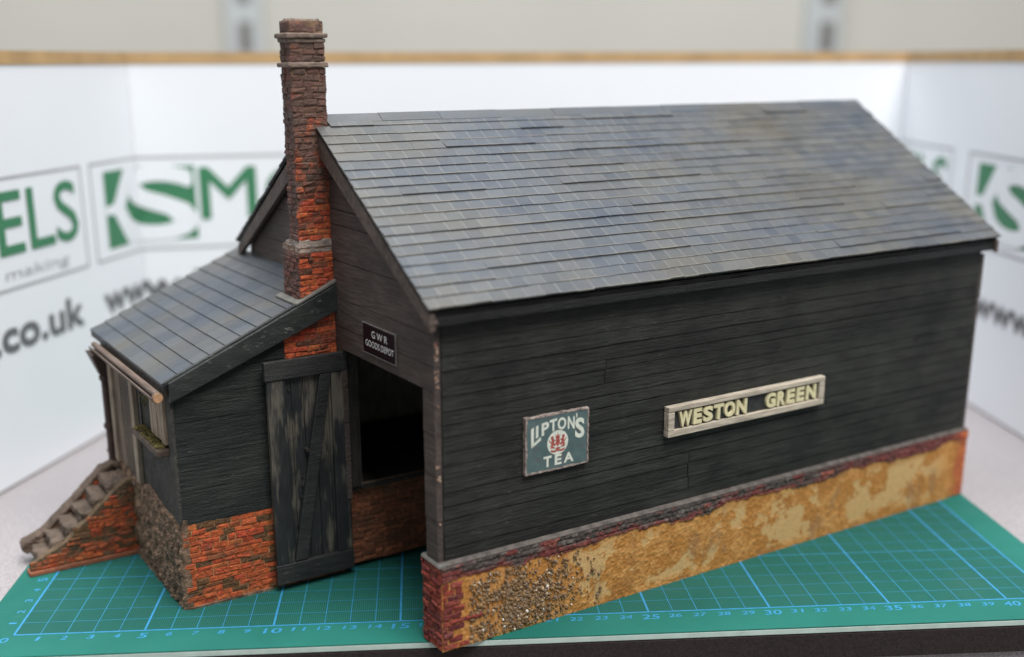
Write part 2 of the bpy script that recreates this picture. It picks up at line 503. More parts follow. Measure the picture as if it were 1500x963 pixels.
def bricks(mb, O, U, V, Nn, w, h, bw, bh, gap=0.015, out=0.07, jit=0.02, inside=None, back=0.1, jout=0.035, slope=None):
    """courses of separately jittered clay bricks on the plane O + u U + v V"""
    O, U, V, Nn = map(Vector, (O, U, V, Nn))
    R = lambda k: random.uniform(-k, k)
    rows = max(1, round(h / bh))
    rh = h / rows
    for r in range(rows):
        v0 = r * rh
        u = -random.uniform(0, 0.9) * bw if r % 2 else -bw * 0.5 * random.random() * 0.3
        u = min(u, 0)
        while u < w - 0.02:
            ww = bw * random.uniform(0.75, 1.25) * (0.55 if random.random() < 0.2 else 1)
            a0, a1 = max(u, 0), min(u + ww, w)
            u += ww
            if w - a1 < 0.12:
                a1, u = w, w + 1
            if a1 - a0 < 0.1:
                continue
            if inside and not inside((a0 + a1) / 2, v0 + rh / 2):
                continue
            d = out + R(jout)
            q = []
            for (uu, vv) in ((a0 + gap / 2, v0 + gap / 2), (a1 - gap / 2, v0 + gap / 2), (a1 - gap / 2, v0 + rh - gap / 2), (a0 + gap / 2, v0 + rh - gap / 2)):
                q.append((uu + R(jit) * 1.4, vv + R(jit) * 0.8 + rh * 0.30 * noise.noise(Vector((uu * 0.9 + O.x * 3, (r + (1 if vv > v0 + rh / 2 else 0)) * 1.9, O.z + O.y)))))
            cu, cv = sum(p[0] for p in q) / 4, sum(p[1] for p in q) / 4
            P = lambda uu, vv, dd: O + U * uu + V * vv + Nn * dd
            bq = [P(p[0], p[1], -back) for p in q]
            e = min(0.05, rh * 0.18)
            mid = [P(p[0], p[1], d * 0.55) for p in q]
            fr = [P(p[0] + (e if p[0] < cu else -e) * random.uniform(.3, 1.8), p[1] + (e if p[1] < cv else -e) * random.uniform(.2, 1.8), d + R(0.022)) for p in q]
            i = len(mb.v)
            mb.v += [tuple(p) for p in bq + mid + fr]
            for lay in (0, 4):
                for k in range(4):
                    j = (k + 1) % 4
                    mb.f.append((i + lay + k, i + lay + j, i + lay + 4 + j, i + lay + 4 + k))
            mb.f.append((i + 8, i + 9, i + 10, i + 11))


_curves = {}


def glyphs(body, bold=0.0, depth=0.0):
    """triangulated text as (verts, faces) normalised to its own bounding box 0..1 in x and y, z kept 0..1"""
    key = (body, bold, depth)
    if key in _curves:
        return _curves[key]
    cu = bpy.data.curves.new("txt", 'FONT')
    cu.body = body
    cu.size = 1
    cu.offset = bold
    cu.extrude = depth
    cu.resolution_u = 4
    o = bpy.data.objects.new("txt", cu)
    COL.objects.link(o)
    dg = bpy.context.evaluated_depsgraph_get()
    me = bpy.data.meshes.new_from_object(o.evaluated_get(dg))
    vs = [tuple(v.co) for v in me.vertices]
    fs = [tuple(p.vertices) for p in me.polygons]
    bpy.data.objects.remove(o)
    bpy.data.curves.remove(cu)
    bpy.data.meshes.remove(me)
    xs, ys, zs = zip(*vs)
    x0, x1, y0, y1, z0 = min(xs), max(xs), min(ys), max(ys), min(zs)
    dz = (max(zs) - z0) or 1
    vs = [((x - x0) / (x1 - x0), (y - y0) / (y1 - y0), (z - z0) / dz) for x, y, z in vs]
    _curves[key] = (vs, fs)
    return _curves[key]


def text(mb, body, fn, bold=0.0, depth=0.0):
    """fn maps (u, v, d) in 0..1 to a 3D point"""
    vs, fs = glyphs(body, bold, depth)
    i = len(mb.v)
    mb.v += [tuple(fn(*p)) for p in vs]
    mb.f += [tuple(k + i for k in f) for f in fs]


# ------------------------------------------------------------------ the setting
def setting(o):
    o['kind'] = 'structure'
    return o


m = MB(); m.box(-260, 320, -160, 190, -80.5, -80)
setting(m.build('floor', 'floor'))
m = MB(); m.box(-260, 320, 150, 152, -80, 70)
setting(m.build('wall', 'wall'))

for (x0, x1, s0, s1, lab) in ((-13.2, -7.6, -11.2, -9.3, 'blue-grey slotted steel upright on the wall, behind the brick chimney'),
                              (79.2, 85.2, 81.6, 83.7, 'blue-grey slotted steel upright on the wall, above the far end of the slate roof')):
    t = thing('shelf_upright', lab, 'shelf upright', ((x0 + x1) / 2, 149.0, -80))
    t['group'] = 'slotted shelf uprights on the back wall'
    w = (x1 - x0) / 2
    B1('channel', 'upright', t, -w, w, -0.9, 0.9, 0, 150, 0.1)
    c = (x0 + x1) / 2
    for k in range(12):
        mm = MB()
        z = 103.2 + k * 7.5 - 37.5
        mm.box(s0 - c, s1 - c, -1.3, -0.95, z, z + 4.4)
        mm.build('slot', 'slot', t)

table = thing('worktable', 'grey speckled worktable with dark brown front edge under the green mat', 'table', (20, 30, -80))
B1('tabletop', 'table', table, -62, 72, -31.55, 40, 76.6, 79.68, 0.05)
B1('edge_strip', 'edge', table, -62, 72, -31.75, -31.56, 78.55, 79.66, 0.03)
for lx in (-58, 66):
    for ly in (-28, 37):
        B1('leg', 'edge', table, lx, lx + 4, ly, ly + 4, 0, 76.58, 0.1)

# ------------------------------------------------------------------ cutting mat
mat = thing('cutting_mat', 'green self-healing cutting mat with blue centimetre grid, under the model shed', 'cutting mat', (0, 0, -0.3))
X0, X1, Y0, Y1 = -1.55, 43.6, -1.75, 28.5
B1('core', 'matcore', mat, X0 + 0.004, X1 - 0.004, Y0 - 0.003, Y1 - 0.004, 0.01, 0.235, 0.02)
B1('surface', 'mat', mat, X0, X1, Y0, Y1, 0.24, 0.3, 0.015)
m = MB()
zt = 0.3035


def line(x0, y0, x1, y1, w):
    dx, dy = x1 - x0, y1 - y0
    l = sqrt(dx * dx + dy * dy)
    px, py = -dy / l * w / 2, dx / l * w / 2
    z = zt + 0.001 * (0 if dx else 1)
    m.poly([(x0 - px, y0 - py, z), (x1 - px, y1 - py, z), (x1 + px, y1 + py, z), (x0 + px, y0 + py, z)])


for k in range(0, 43):
    line(k, 0, k, 27, 0.085 if k in (0, 42) else 0.085 if k % 5 == 0 else 0.026)
for k in range(0, 28):
    line(0, k, 42, k, 0.08 if k in (0, 27) else 0.045 if k % 5 == 0 else 0.022)
m.build('grid_lines', 'matline', mat)
m = MB()
for k in range(0, 43):
    sz = 0.40 if k % 5 == 0 else 0.30
    wd = sz * (0.85 if k < 10 else 1.75)
    if k == 1:
        wd = sz * 0.4
    cx, y = k + 0.02, -0.22 - sz
    if k == 0:
        cx, y = -0.25, -0.62
    text(m, str(k), lambda u, v, d: (cx + (u - .5) * wd + (v - .5) * 0.06, y + v * sz, zt), 0.012)
for k in range(1, 27):
    sz = 0.40 if k % 5 == 0 else 0.30
    wd = sz * (0.85 if k < 10 else 1.75)
    if k == 1:
        wd = sz * 0.4
    text(m, str(k), lambda u, v, d: (-0.22 - v * sz, k + (u - .5) * wd, zt), 0.012)
m.build('numerals', 'matline', mat)

# ------------------------------------------------------------------ display board (folded printed card)
CLx, CLy = -1.46, 32.43
CRx, CRy = 51.8, 42.5
LM = sqrt((CRx - CLx) ** 2 + (CRy - CLy) ** 2)
DL = Vector((3.1, 10.76, 0)).normalized()
DM = Vector((CRx - CLx, CRy - CLy, 0)).normalized()
DR = Vector((0, -1, 0))
ZB, ZT = -0.30, 22.05
NL, NM, NR = Vector((DL.y, -DL.x, 0)), Vector((DM.y, -DM.x, 0)), Vector((-1, 0, 0))
CL, CR = Vector((CLx, CLy, 0)), Vector((CRx, CRy, 0))


def bpt(a, z, off=0.0):
    """unrolled board coordinate a (0 at the left fold, LM at the right fold)"""
    if a < 0:
        p = CL + DL * a + NL * off
    elif a < LM:
        p = CL + DM * a + NM * off
    else:
        p = CR + DR * (a - LM) + NR * off
    return (p.x, p.y, z)


board = thing('display_board', 'white folding card display board with green and grey printing, standing behind the model', 'display board')


def panel(a0, a1, name, mat, z0, z1, th, off0=0.0):
    mb = MB()
    e = 1e-4
    p = [Vector(bpt(a0 + e, 0, off0)), Vector(bpt(a1 - e, 0, off0)), Vector(bpt(a1 - e, 0, off0 - th)), Vector(bpt(a0 + e, 0, off0 - th))]
    mb.hexa([(q.x, q.y, z0) for q in p], [(q.x, q.y, z1) for q in p])
    return mb.build(name, mat, board)


for (a0, a1) in ((-36, -0.02), (0.02, LM - 0.02), (LM + 0.02, LM + 40)):
    pn = panel(a0, a1, 'panel', 'card', ZB + 0.11, 21.35, 0.5)
    panel(a0, a1, 'top_edge', 'fluted', 21.36, ZT, 0.62, 0.06)
    panel(a0, a1, 'bottom_edge', 'fluted_shadow', ZB, ZB + 0.10, 0.5, -0.04)



def strip(mb, a0, a1, z0, z1, off):
    mb.poly([(a0, z0, off), (a1, z0, off), (a1, z1, off), (a0, z1, off)])


def printed(mb, name, mat):
    """flat print (board coordinate, height, lift) cut at the two folds and bent onto the card"""
    bm = bmesh.new()
    vv = [bm.verts.new(p) for p in mb.v]
    for f in mb.f:
        try:
            bm.faces.new([vv[k] for k in f])
        except ValueError:
            pass
    for cut in (0.0, LM):
        bmesh.ops.bisect_plane(bm, geom=bm.verts[:] + bm.edges[:] + bm.faces[:], dist=1e-5, plane_co=(cut, 0, 0), plane_no=(1, 0, 0))
    for v in bm.verts:
        p = bpt(v.co.x, v.co.y, v.co.z)
        v.co = Vector(p) * S
    me = bpy.data.meshes.new(name)
    bm.to_mesh(me)
    bm.free()
    me.materials.append(MAT[mat])
    o = bpy.data.objects.new(name, me)
    COL.objects.link(o)
    o.parent = board
    return o


def btext(mb, body, a0, a1, z0, z1, off=0.03, bold=0.1, sh=0.0):
    """printed lettering; weight comes from closely shifted overprints, each a hair above the last"""
    n_ = 0
    for (du, dv) in ((0, 0), (-1, 0), (1, 0), (-.7, .7), (.7, .7), (-.7, -.7), (.7, -.7), (0, 1), (0, -1)):
        if n_ and not bold:
            break
        o_ = off + 0.0012 * n_
        text(mb, body, lambda u, v, d: (a0 + bold + (a1 - a0 - 2 * bold) * u + sh * (v - .5) + du * bold, z0 + bold + (z1 - z0 - 2 * bold) * v + dv * bold, o_))
        n_ += 1


END = LM + 39
for o in (-36.25, -5.35, 32.9, 65.2):            # printed repeats of the banner along the unrolled card
    f0, f1 = max(o, -35.5), min(o + 30.0, END)
    mg, mgy, ml, mw, msub = MB(), MB(), MB(), MB(), MB()
    T = 0.16
    strip(ml, f0, f1, 15.66, 15.66 + T, 0.02)
    strip(ml, f0, f1, 9.95, 9.95 + T, 0.02)
    strip(ml, f0, f0 + T, 9.95, 15.8, 0.021)
    strip(ml, f1 - T, f1, 9.95, 15.8, 0.021)
    printed(ml, 'printed_frame', 'ink_line')
    M0 = o + 9.1
    k0 = o + 1.45
    if k0 > -35 and k0 + 7.3 < END:
        k1, z0, z1 = k0 + 7.4, 10.6, 15.2
        strip(mg, k0, k1, z0, z1, 0.02)
        # white angular letter on green: a chevron opening to the right, then a big S
        w = 1.5
        for (p, q) in (((k0 + 2.3, z1), (k0 + 0.45, 12.6)), ((k0 + 0.45, 13.2), (k0 + 2.3, z0))):
            mw.poly([(p[0], p[1], 0.035), (q[0], q[1], 0.035 + .001 * w), (q[0] + w, q[1], 0.035 + .001 * w), (p[0] + w, p[1], 0.035)])
            w += 0.02
        strip(mw, k0, k0 + 1.2, 12.62, 13.16, 0.040)
        btext(mw, 'S', k0 + 2.4, k1 + 0.15, z0 - 0.05, z1 + 0.05, 0.045, 0.22)
        printed(mw, 'white_lettering', 'ink_white')
    if M0 > -34 and o + 29.3 < END:
        btext(mg, 'MODELS', M0, o + 29.3, 11.75, 15.12, 0.03, 0.05)
        btext(msub, 'model making', o + 16.2, o + 28.0, 10.35, 11.1, 0.03, 0.0, 0.2)
    elif o < 0:
        btext(mg, 'ODELS', -23.1, o + 29.3, 11.75, 15.12, 0.03, 0.05)
        btext(msub, 'model making', o + 16.2, o + 28.0, 10.35, 11.1, 0.03, 0.0, 0.2)
    printed(mg, 'green_lettering', 'ink_green')
    if msub.v:
        printed(msub, 'small_lettering', 'ink_line')
    if o > LM:
        btext(mgy, 'www.ksmodels', o + 2.6, o + 23.5, 5.6, 7.4, 0.03, 0.10)
    elif o < -30:
        btext(mgy, 'ksmodels.co.uk', o + 7.4, o + 28.9, 6.75, 8.6, 0.03, 0.10)
    else:
        btext(mgy, 'www.ksmodels.co.uk', o + 0.3, o + 28.9, 6.75, 8.6, 0.03, 0.10)
    printed(mgy, 'grey_lettering', 'ink_grey')

# ------------------------------------------------------------------ the model goods shed (building frame, cm)
TH = radians(28.135)
shed = thing('goods_shed_model', 'black weathered model goods shed with slate roof, tall brick chimney and lean-to', 'model building', (16.615, -2.638, 0), TH)
L, HP, W, YL = 30.55, 3.45, 18.44, 8.60
WS = 0.195                        # wall set back behind plinth face
OV, EV, ZE, ZR = 0.464, 0.335, 13.287, 19.386
YR = W / 2
TAN = (ZR - ZE) / (YR + EV)


def roofz(y):
    return ZE + TAN * ((y if y < YR else W - y) + EV)


# ---- long wall: boards
m = MB()
zs = [3.52, 4.05, 4.56, 5.17, 5.70, 6.27, 6.77, 7.30, 7.80, 8.35, 8.85, 9.35, 9.91, 10.30, 10.84, 11.41, 11.95, 12.62]
joints = {3: [12.1], 2: [12.05], 1: [12.1], 11: [7.55], 12: [7.6], 5: [20.2], 9: [26]}
strong = {3, 4, 12, 14, 9}
XA, XB = 0.275, L - 0.2
for i in range(len(zs) - 1):
    xs = [XA] + joints.get(i, []) + [XB]
    g = 0.035 if i in strong else random.choice((0.003, 0.006, 0.010, 0.016))
    for k in range(len(xs) - 1):
        d = random.uniform(-0.014, 0.014)
        x0, x1 = xs[k] + (0.015 if k else 0), xs[k + 1] - 0.015
        seg = max(2, int((x1 - x0) / 1.5))
        pts0 = [(x0 + (x1 - x0) * q / seg, zs[i] + g / 2 + random.uniform(-.012, .012)) for q in range(seg + 1)]
        pts1 = [(x0 + (x1 - x0) * q / seg, zs[i + 1] - g / 2 + random.uniform(-.012, .012)) for q in range(seg + 1)]
        poly = [(x, WS + d - 0.014, z) for x, z in pts0] + [(x, WS + d + 0.008, z) for x, z in reversed(pts1)]
        m.prism(poly, (0, 0.16 - d, 0))
m.build('long_wall', 'long', shed, 0.012)
B1('wall_backing', 'inner', shed, 0.30, L - 0.22, WS + 0.17, WS + 0.4, 3.3, 12.9, 0)

# ---- gable walls: boards cut to the roof slope with the wagon doorway
OP_Y0, OP_Y1, OP_Z = 1.07, 8.05, 10.1


def gable(x0, x1, zrows, opening, yl=WS, yr=W - WS, name='gable_wall', mt='gable', zmin=3.5):
    mb = MB()
    for i in range(len(zrows) - 1):
        z0, z1 = zrows[i] + 0.012, zrows[i + 1] - 0.012

        def ext(z):
            y = (z + 0.12 - ZE) / TAN - EV
            return max(yl, y + 0.02), min(yr, W - y - 0.02)
        a0, b0 = ext(z0)
        a1, b1 = ext(z1)
        d = random.uniform(-0.015, 0.015)
        spans = [((a0, b0), (a1, b1))]
        if opening and z0 < OP_Z - 0.1:
            spans = [((a0, OP_Y0 + random.uniform(-.02, .02)), (a1, OP_Y0 + random.uniform(-.02, .02))), ((OP_Y1, b0), (OP_Y1, b1))]
        for (p, q) in spans:
            if p[1] - p[0] < 0.03:
                continue
            mb.prism([(x0 + d, p[0], z0), (x0 + d, p[1], z0), (x0 + d, max(q[1], q[0] + .01), z1), (x0 + d, q[0], z1)], (x1 - x0 - d, 0, 0))
    return mb.build(name, mt, shed, 0.012)


gable(-0.02, 0.21, [3.5, 5.2, 6.9, 8.5, OP_Z, 11.05, 12.2, 13.75, 15.2, 15.8, 17.0, 18.3, 19.1], True)
gable(L - 0.19, L, [3.5, 10.1, 13.7, 16.5, 19.1], False, name='far_gable_wall')
B1('sliding_door_far', 'gable', shed, L + 0.01, L + 0.3, 0.35, 8.0, 10.15, 12.35, 0.02).name = 'door_track_board'
m = MB()
for z in (3.5, 6, 8.5, 11):
    m.box(0.21, L - 0.2, W - 0.35, W - 0.2, z + .01, min(z + 2.49, 12.6))
m.build('rear_wall', 'long', shed)

# corner jamb trim, torn paper chips on the edge
m = MB()
random.seed(11)
for (zc, k) in ((11.75, 5), (11.45, 4), (10.75, 3), (10.5, 5), (10.25, 2), (7.25, 3), (6.75, 4), (9.5, 1), (5.2, 1)):
    m = MB()
    for _ in range(k):
        z = zc + random.uniform(-.16, .16)
        s_ = random.uniform(0.02, 0.05)
        x = random.uniform(-0.03, 0.10)
        m.box(x, x + s_, WS - 0.045, WS + 0.01, z, z + s_ * random.uniform(1, 2.4), 0.012)
    m.build('torn_edge', 'chip', shed)

B1('corner_post', 'post', shed, 0.0, 0.26, 0.215, 0.45, 3.46, 12.7, 0.01)

# inside framing seen through the doorway
m = MB()
m.box(0.25, 0.75, 8.15, 8.5, 3.95, 12.8)
for x in (6.0, 13, 20, 26):
    m.box(x, x + 0.4, 0.62, W - 0.6, 11.6, 12.1)
m.build('interior_framing', 'inner', shed, 0.02)
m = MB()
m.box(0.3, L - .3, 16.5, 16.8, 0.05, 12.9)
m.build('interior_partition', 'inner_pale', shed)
m = MB()
m.prism([(4.0, 16.2, 11.5), (4.6, 16.2, 11.5), (9.6, 16.2, 5.6), (9.0, 16.2, 5.6)], (0, 0.28, 0))
m.build('interior_brace', 'tan', shed)
B1('interior_post', 'tan', shed, 9.6, 10.1, 16.15, 16.48, 3.95, 12.6, 0.02)

# ---- platform inside
plat = B1('platform', 'inner', shed, 0.25, L - 0.3, 8.32, 16.4, 3.72, 3.9, 0.02)
m = MB(); m.box(0.22, L - 0.3, 8.62, 8.9, 0.22, 3.7)
pw = m.build('platform_wall', 'mortar_dk', shed)
m = MB()
bricks(m, (0.22, 8.62, 0.22), (1, 0, 0), (0, 0, 1), (0, -1, 0), 14, 3.48, 0.62, 0.235, 0.015, 0.06, 0.02)
m.build('brickwork', 'brick_in', pw)
m = MB(); m.box(0.22, L - 0.3, 8.45, 8.62, 3.68, 3.92, 0.0)
m.build('platform_edging', 'tan', pw, 0.04)

# ---- plinth of the long wall: rough render sheet
random.seed(5)
NX, NZ = 520, 60
vs, fs, cols = [], [], []


def nz(x, z, s, k=0.0):
    return noise.fractal(Vector((x * s, z * s, k)), 1.0, 2.0, 5) * 0.5


def lerp(a, b, t):
    return tuple(p + (q - p) * t for p, q in zip(a, b))


def sm(e0, e1, x):
    t = min(1, max(0, (x - e0) / (e1 - e0)))
    return t * t * (3 - 2 * t)


for j in range(NZ + 1):
    z = HP * j / NZ
    for i in range(NX + 1):
        x = L * i / NX
        n1 = nz(x, z, 0.30, 3.1)
        n2 = nz(x, z, 1.3, 8.7)
        n3 = nz(x, z, 4.5, 1.2)
        bald = sm(0.06, 0.10, n1 * 0.75 + n2 * 0.42 + n3 * 0.22 + 0.005) * sm(4.6, 6.4, x) * sm(29.4, 27.5, x) * sm(0.1, 0.5, z) * sm(3.0, 2.4, z)
        ochre = lerp((0.42, 0.185, 0.043), (0.54, 0.270, 0.082), sm(-0.2, 0.25, n2 + n3 * 0.9))
        ochre = lerp(ochre, (0.32, 0.135, 0.034), sm(0.12, 0.38, nz(x, z, 0.8, 5.5)) * 0.7)
        colr = lerp(ochre, (0.57, 0.365, 0.155), bald)
        # bare brick band along the top, narrowing to the right
        edge = 2.80 + 0.10 * sin(x * 0.9) + 0.28 * nz(x, 0, 0.8, 2) + 0.25 * n2 + 0.10 * sm(8, 20, x) + 0.03 * x / 30
        band = sm(edge - 0.05, edge + 0.05, z)
        row = int((z - 2.6) / 0.22)
        bx = (x + 0.4 * (row % 2) + 0.3 * noise.noise(Vector((0, row * 3.3, 7)))) / 0.95
        cell = noise.noise(Vector((int(bx) * 3.71, row * 5.13, 0.5)))
        mort = min(abs(bx - round(bx)) * 0.95, abs((z - 2.6) / 0.22 - round((z - 2.6) / 0.22)) * 0.22)
        bcol = lerp((0.062, 0.050, 0.045), (0.15, 0.036, 0.031), sm(0.0, 0.4, cell * 0.8 + n2 * 1.5 + 0.12 - 0.30 * sm(2.95, 3.3, z)))
        bcol = lerp(bcol, (0.30, 0.085, 0.05), sm(0.45, 0.62, cell + n3 * 0.5))
        bcol = lerp(bcol, (0.05, 0.04, 0.036), sm(0.05, 0.0, mort) * 0.4)
        bcol = lerp(bcol, (0.17, 0.15, 0.135), sm(0.10, 0.30, nz(x, z * 3, 1.6, 31)) * 0.6)
        bcol = lerp(bcol, (0.150, 0.034, 0.030), max(sm(0.30, 0.08, z - edge) * 0.85 * sm(-.15, .05, nz(x, 0, .5, 77)), 0.75 * sm(17, 27, x)))
        colr = lerp(colr, bcol, band)
        # orange brick at far right end
        rb = sm(29.3, 30.1, x + n2 * 0.8)
        rrow = int(z / 0.26)
        ocol = lerp((0.46, 0.13, 0.04), (0.34, 0.07, 0.035), 0.5 + noise.noise(Vector((int(x / 0.55 + .5 * (rrow % 2)) * 2.3, rrow * 4.1, 3))))
        colr = lerp(colr, ocol, rb * 0.9)
        smudge = sm(0.16, 0.30, nz(x * 1.6, z * 0.8, 0.55, 21.0)) * 0.30
        colr = lerp(colr, (0.20, 0.15, 0.10), smudge * (1 - band))
        d = (n3 * 0.030 + n2 * 0.018 + 0.018 * noise.noise(Vector((x * 9, z * 9, 2)))) * (1 - bald) - bald * 0.01
        d += band * (0.04 * cell + 0.05 + 0.08 * n3 - 0.035 * sm(0.06, 0.0, mort)) + 0.05 * rb * (0.5 - sm(0.05, 0, min(abs(z / 0.26 - round(z / 0.26)) * 0.26, 1)))
        vs.append((x * S, (-0.03 - d) * S, z * S))
        cols.append(colr)
for j in range(NZ):
    for i in range(NX):
        k = j * (NX + 1) + i
        fs.append((k, k + 1, k + NX + 2, k + NX + 1))
# returns to the back so that the sheet has thickness
nb = len(vs)
ring = [i for i in range(NX + 1)] + [j * (NX + 1) + NX for j in range(1, NZ + 1)] + [NZ * (NX + 1) + i for i in range(NX - 1, -1, -1)] + [j * (NX + 1) for j in range(NZ - 1, 0, -1)]
for k in ring:
    vs.append((vs[k][0], 0.42 * S, vs[k][2]))
    cols.append(cols[k])
for q in range(len(ring)):
    q2 = (q + 1) % len(ring)
    fs.append((ring[q], nb + q, nb + q2, ring[q2]))
fs.append(tuple(nb + q for q in range(len(ring))))
me = bpy.data.meshes.new('plinth')
me.from_pydata(vs, [], fs)
ca = me.color_attributes.new('paint', 'FLOAT_COLOR', 'POINT')
for i, cc in enumerate(cols):
    ca.data[i].color = (*cc, 1)
me.materials.append(MAT['render'])
plinth = bpy.data.objects.new('plinth', me)
COL.objects.link(plinth)
plinth.parent = shed

m = MB()
m.prism([(-0.02, -0.05, HP), (-0.02, 0.30, HP), (-0.02, 0.30, HP + 0.13), (-0.02, 0.16, HP + 0.13), (-0.02, -0.05, HP + 0.05)], (L + 0.04, 0, 0))
m.build('ledge', plain('grey_ledge', (0.095, 0.082, 0.074), 0.7, 0.5, 2.2, 0.04, 8), plinth, 0.015)
random.seed(21)
m = MB()
# quoin bricks at the near end, toothed into the render, and the narrow end face
ends = {}
bricks(m, (0.0, -0.02, 0.02), (1, 0, 0), (0, 0, 1), (0, -1, 0), 1.75, 2.75, 0.62, 0.255, 0.04, 0.07, 0.025,
       inside=lambda u, v: u < 0.75 + 0.75 * random.random() * (0.55 + 0.45 * sin(v * 7)))
bricks(m, (0.0, 1.40, 0.02), (0, -1, 0), (0, 0, 1), (-1, 0, 0), 1.42, 3.40, 0.62, 0.25, 0.035, 0.07, 0.022)
m.build('corner_bricks', 'brick_red', plinth)
m = MB()
m.box(-0.01, 0.30, 0.0, 1.40, 0.0, 3.42)
rough(m.build('end_pier', 'mortar_red', plinth), 0.05, 0.2)
m = MB()
m.prism([(-0.10, -0.06, HP - 0.02), (-0.10, 1.42, HP - 0.02), (-0.04, 1.42, HP + 0.10), (-0.04, -0.04, HP + 0.10)], (0.30, 0, 0))
m.build('pier_ledge', 'lead', plinth, 0.02)

# gravel stuck to the render
random.seed(3)
bm = bmesh.new()
cnt = 0
while cnt < 2250:
    x = random.gauss(3.2, 1.25) if random.random() < 0.95 else random.uniform(1.1, 7.4)
    z = random.uniform(0.08, 2.75)
    lim = 1.0 - abs(z - 1.3) / 2.2
    if x < 1.15 or x > 7.4 or random.random() > lim:
        continue
    if nz(x, z, 0.9, 4.4) < -0.16 and random.random() < .85:
        continue
    r = random.choice((0.03, 0.035, 0.04, 0.05, 0.055, 0.065, 0.08)) * random.uniform(0.8, 1.15)
    mt = Matrix.Translation(((x) * S, (-0.04 - r * 0.25) * S, z * S)) @ Matrix.Rotation(random.random() * 6, 4, Vector((random.random(), random.random(), 1))) @ Matrix.Diagonal((r * S * random.uniform(.75, 1.3), r * S, r * S * random.uniform(.7, 1.1), 1))
    res = bmesh.ops.create_icosphere(bm, subdivisions=1, radius=1, matrix=mt)
    for v in res['verts']:
        v.co += Vector((random.uniform(-1, 1), random.uniform(-1, 1), random.uniform(-1, 1))) * r * S * 0.16
    cnt += 1
me = bpy.data.meshes.new('gravel')
bm.to_mesh(me); bm.free()
me.materials.append(MAT['gravel'])
gv = bpy.data.objects.new('gravel', me)
COL.objects.link(gv)
gv.parent = plinth
gv['kind'] = 'stuff'
for (yy0, yy1, xx0, xx1, nm) in ((W - 0.4, W, 0.3, L, 'rear_plinth'), (0.45, W - 0.45, L - 0.4, L, 'far_plinth')):
    B1(nm, 'mortar', shed, xx0, xx1, yy0, yy1, 0, HP, 0.02)

# ---- roof
random.seed(31)
slope_len = sqrt((YR + EV) ** 2 + (ZR - ZE) ** 2)
SA = atan2(ZR - ZE, YR + EV)


def roof_side(front):
    sg = 1 if front else -1

    def P(x, wv, nn):
        y = -EV + wv * cos(SA) - nn * sin(SA)
        z = ZE + wv * sin(SA) + nn * cos(SA)
        return (x, y if front else W - y, z)
    w_ch0 = (YL - 0.06 + EV) / cos(SA)
    par = MB()
    th = -0.13
    # card bed under the slates, notched round the chimney
    if front:
        poly = [(-OV + .03, 0.05), (L + OV - .03, 0.05), (L + OV - .03, slope_len), (0.12, slope_len), (0.12, w_ch0), (-OV + .03, w_ch0)]
    else:
        wb = (W - 9.95 + EV) / cos(SA)
        poly = [(-OV + .03, 0.05), (L + OV - .03, 0.05), (L + OV - .03, slope_len), (0.12, slope_len), (0.12, wb), (-OV + .03, wb)]
    top = [P(x, w_, -0.03) for x, w_ in poly]
    bot = [P(x, w_, th) for x, w_ in poly]
    n_ = len(poly)
    par.v += top + bot
    par.f.append(tuple(range(n_)))
    par.f.append(tuple(range(2 * n_ - 1, n_ - 1, -1)))
    for k in range(n_):
        j = (k + 1) % n_
        par.f.append((k, j, n_ + j, n_ + k))
    slab = par.build('roof_slope', 'eaves', shed)
    # slates
    mb = MB()
    rows = 20
    rh = (slope_len - 0.25) / rows
    for r in range(rows):
        w0 = r * rh
        x = -OV + random.uniform(-.02, .02)
        xend = L + OV + random.uniform(-.06, .02)
        lim = w_ch0 if front else wb
        if w0 + rh * 0.7 > lim:
            x = 0.14
        off = random.uniform(0.2, 1.0)
        first = True
        lift = random.uniform(0.02, 0.05)
        skew = 0
        left = random.randint(3, 9)
        while x < xend - 0.05:
            ww = 0.74 * random.uniform(0.93, 1.07)
            if first:
                ww *= off
                first = False
            x1 = min(x + ww, xend)
            if xend - x1 < 0.15:
                x1 = xend
            if left <= 0:
                left = random.randint(3, 14)
                lift = random.choice((0.012, 0.016, 0.022, 0.03, 0.04, 0.06))
                skew = random.uniform(-0.032, 0.032)
            left -= 1
            g = random.choice((0.001, 0.001, 0.006, 0.014)) if left else 0.014
            j = lambda: random.uniform(-.009, .009)
            dn = skew + j()
            wl = w0 + dn if r else random.uniform(-.03, .02)
            wt = w0 + rh + 0.08
            wt = min(wt, slope_len - 0.02)
            b_ = [P(x + g / 2, wl, -0.028), P(x1 - g / 2, wl + j() * .5, -0.028), P(x1 - g / 2, wt, -0.028), P(x + g / 2, wt, -0.028)]
            t1, t0 = lift + 0.02, 0.004
            t_ = [P(x + g / 2 + j() * .3, wl, t1 + j() * .4), P(x1 - g / 2 + j() * .3, wl + j() * .5, t1 + j() * .4), P(x1 - g / 2, wt, t0), P(x + g / 2, wt, t0)]
            mb.hexa(b_, t_)
            x = x1
    so = mb.build('slates', 'slate', slab)
    uv = so.data.uv_layers.new(name='slate')
    for p in so.data.polygons:           # every slate is eight vertices: lower/upper x left/right
        for li in p.loop_indices:
            q = so.data.loops[li].vertex_index % 4
            uv.data[li].uv = (1.0 if q in (1, 2) else 0.0, 1.0 if q in (2, 3) else 0.0)
    return slab


roof_side(True)
roof_side(False)
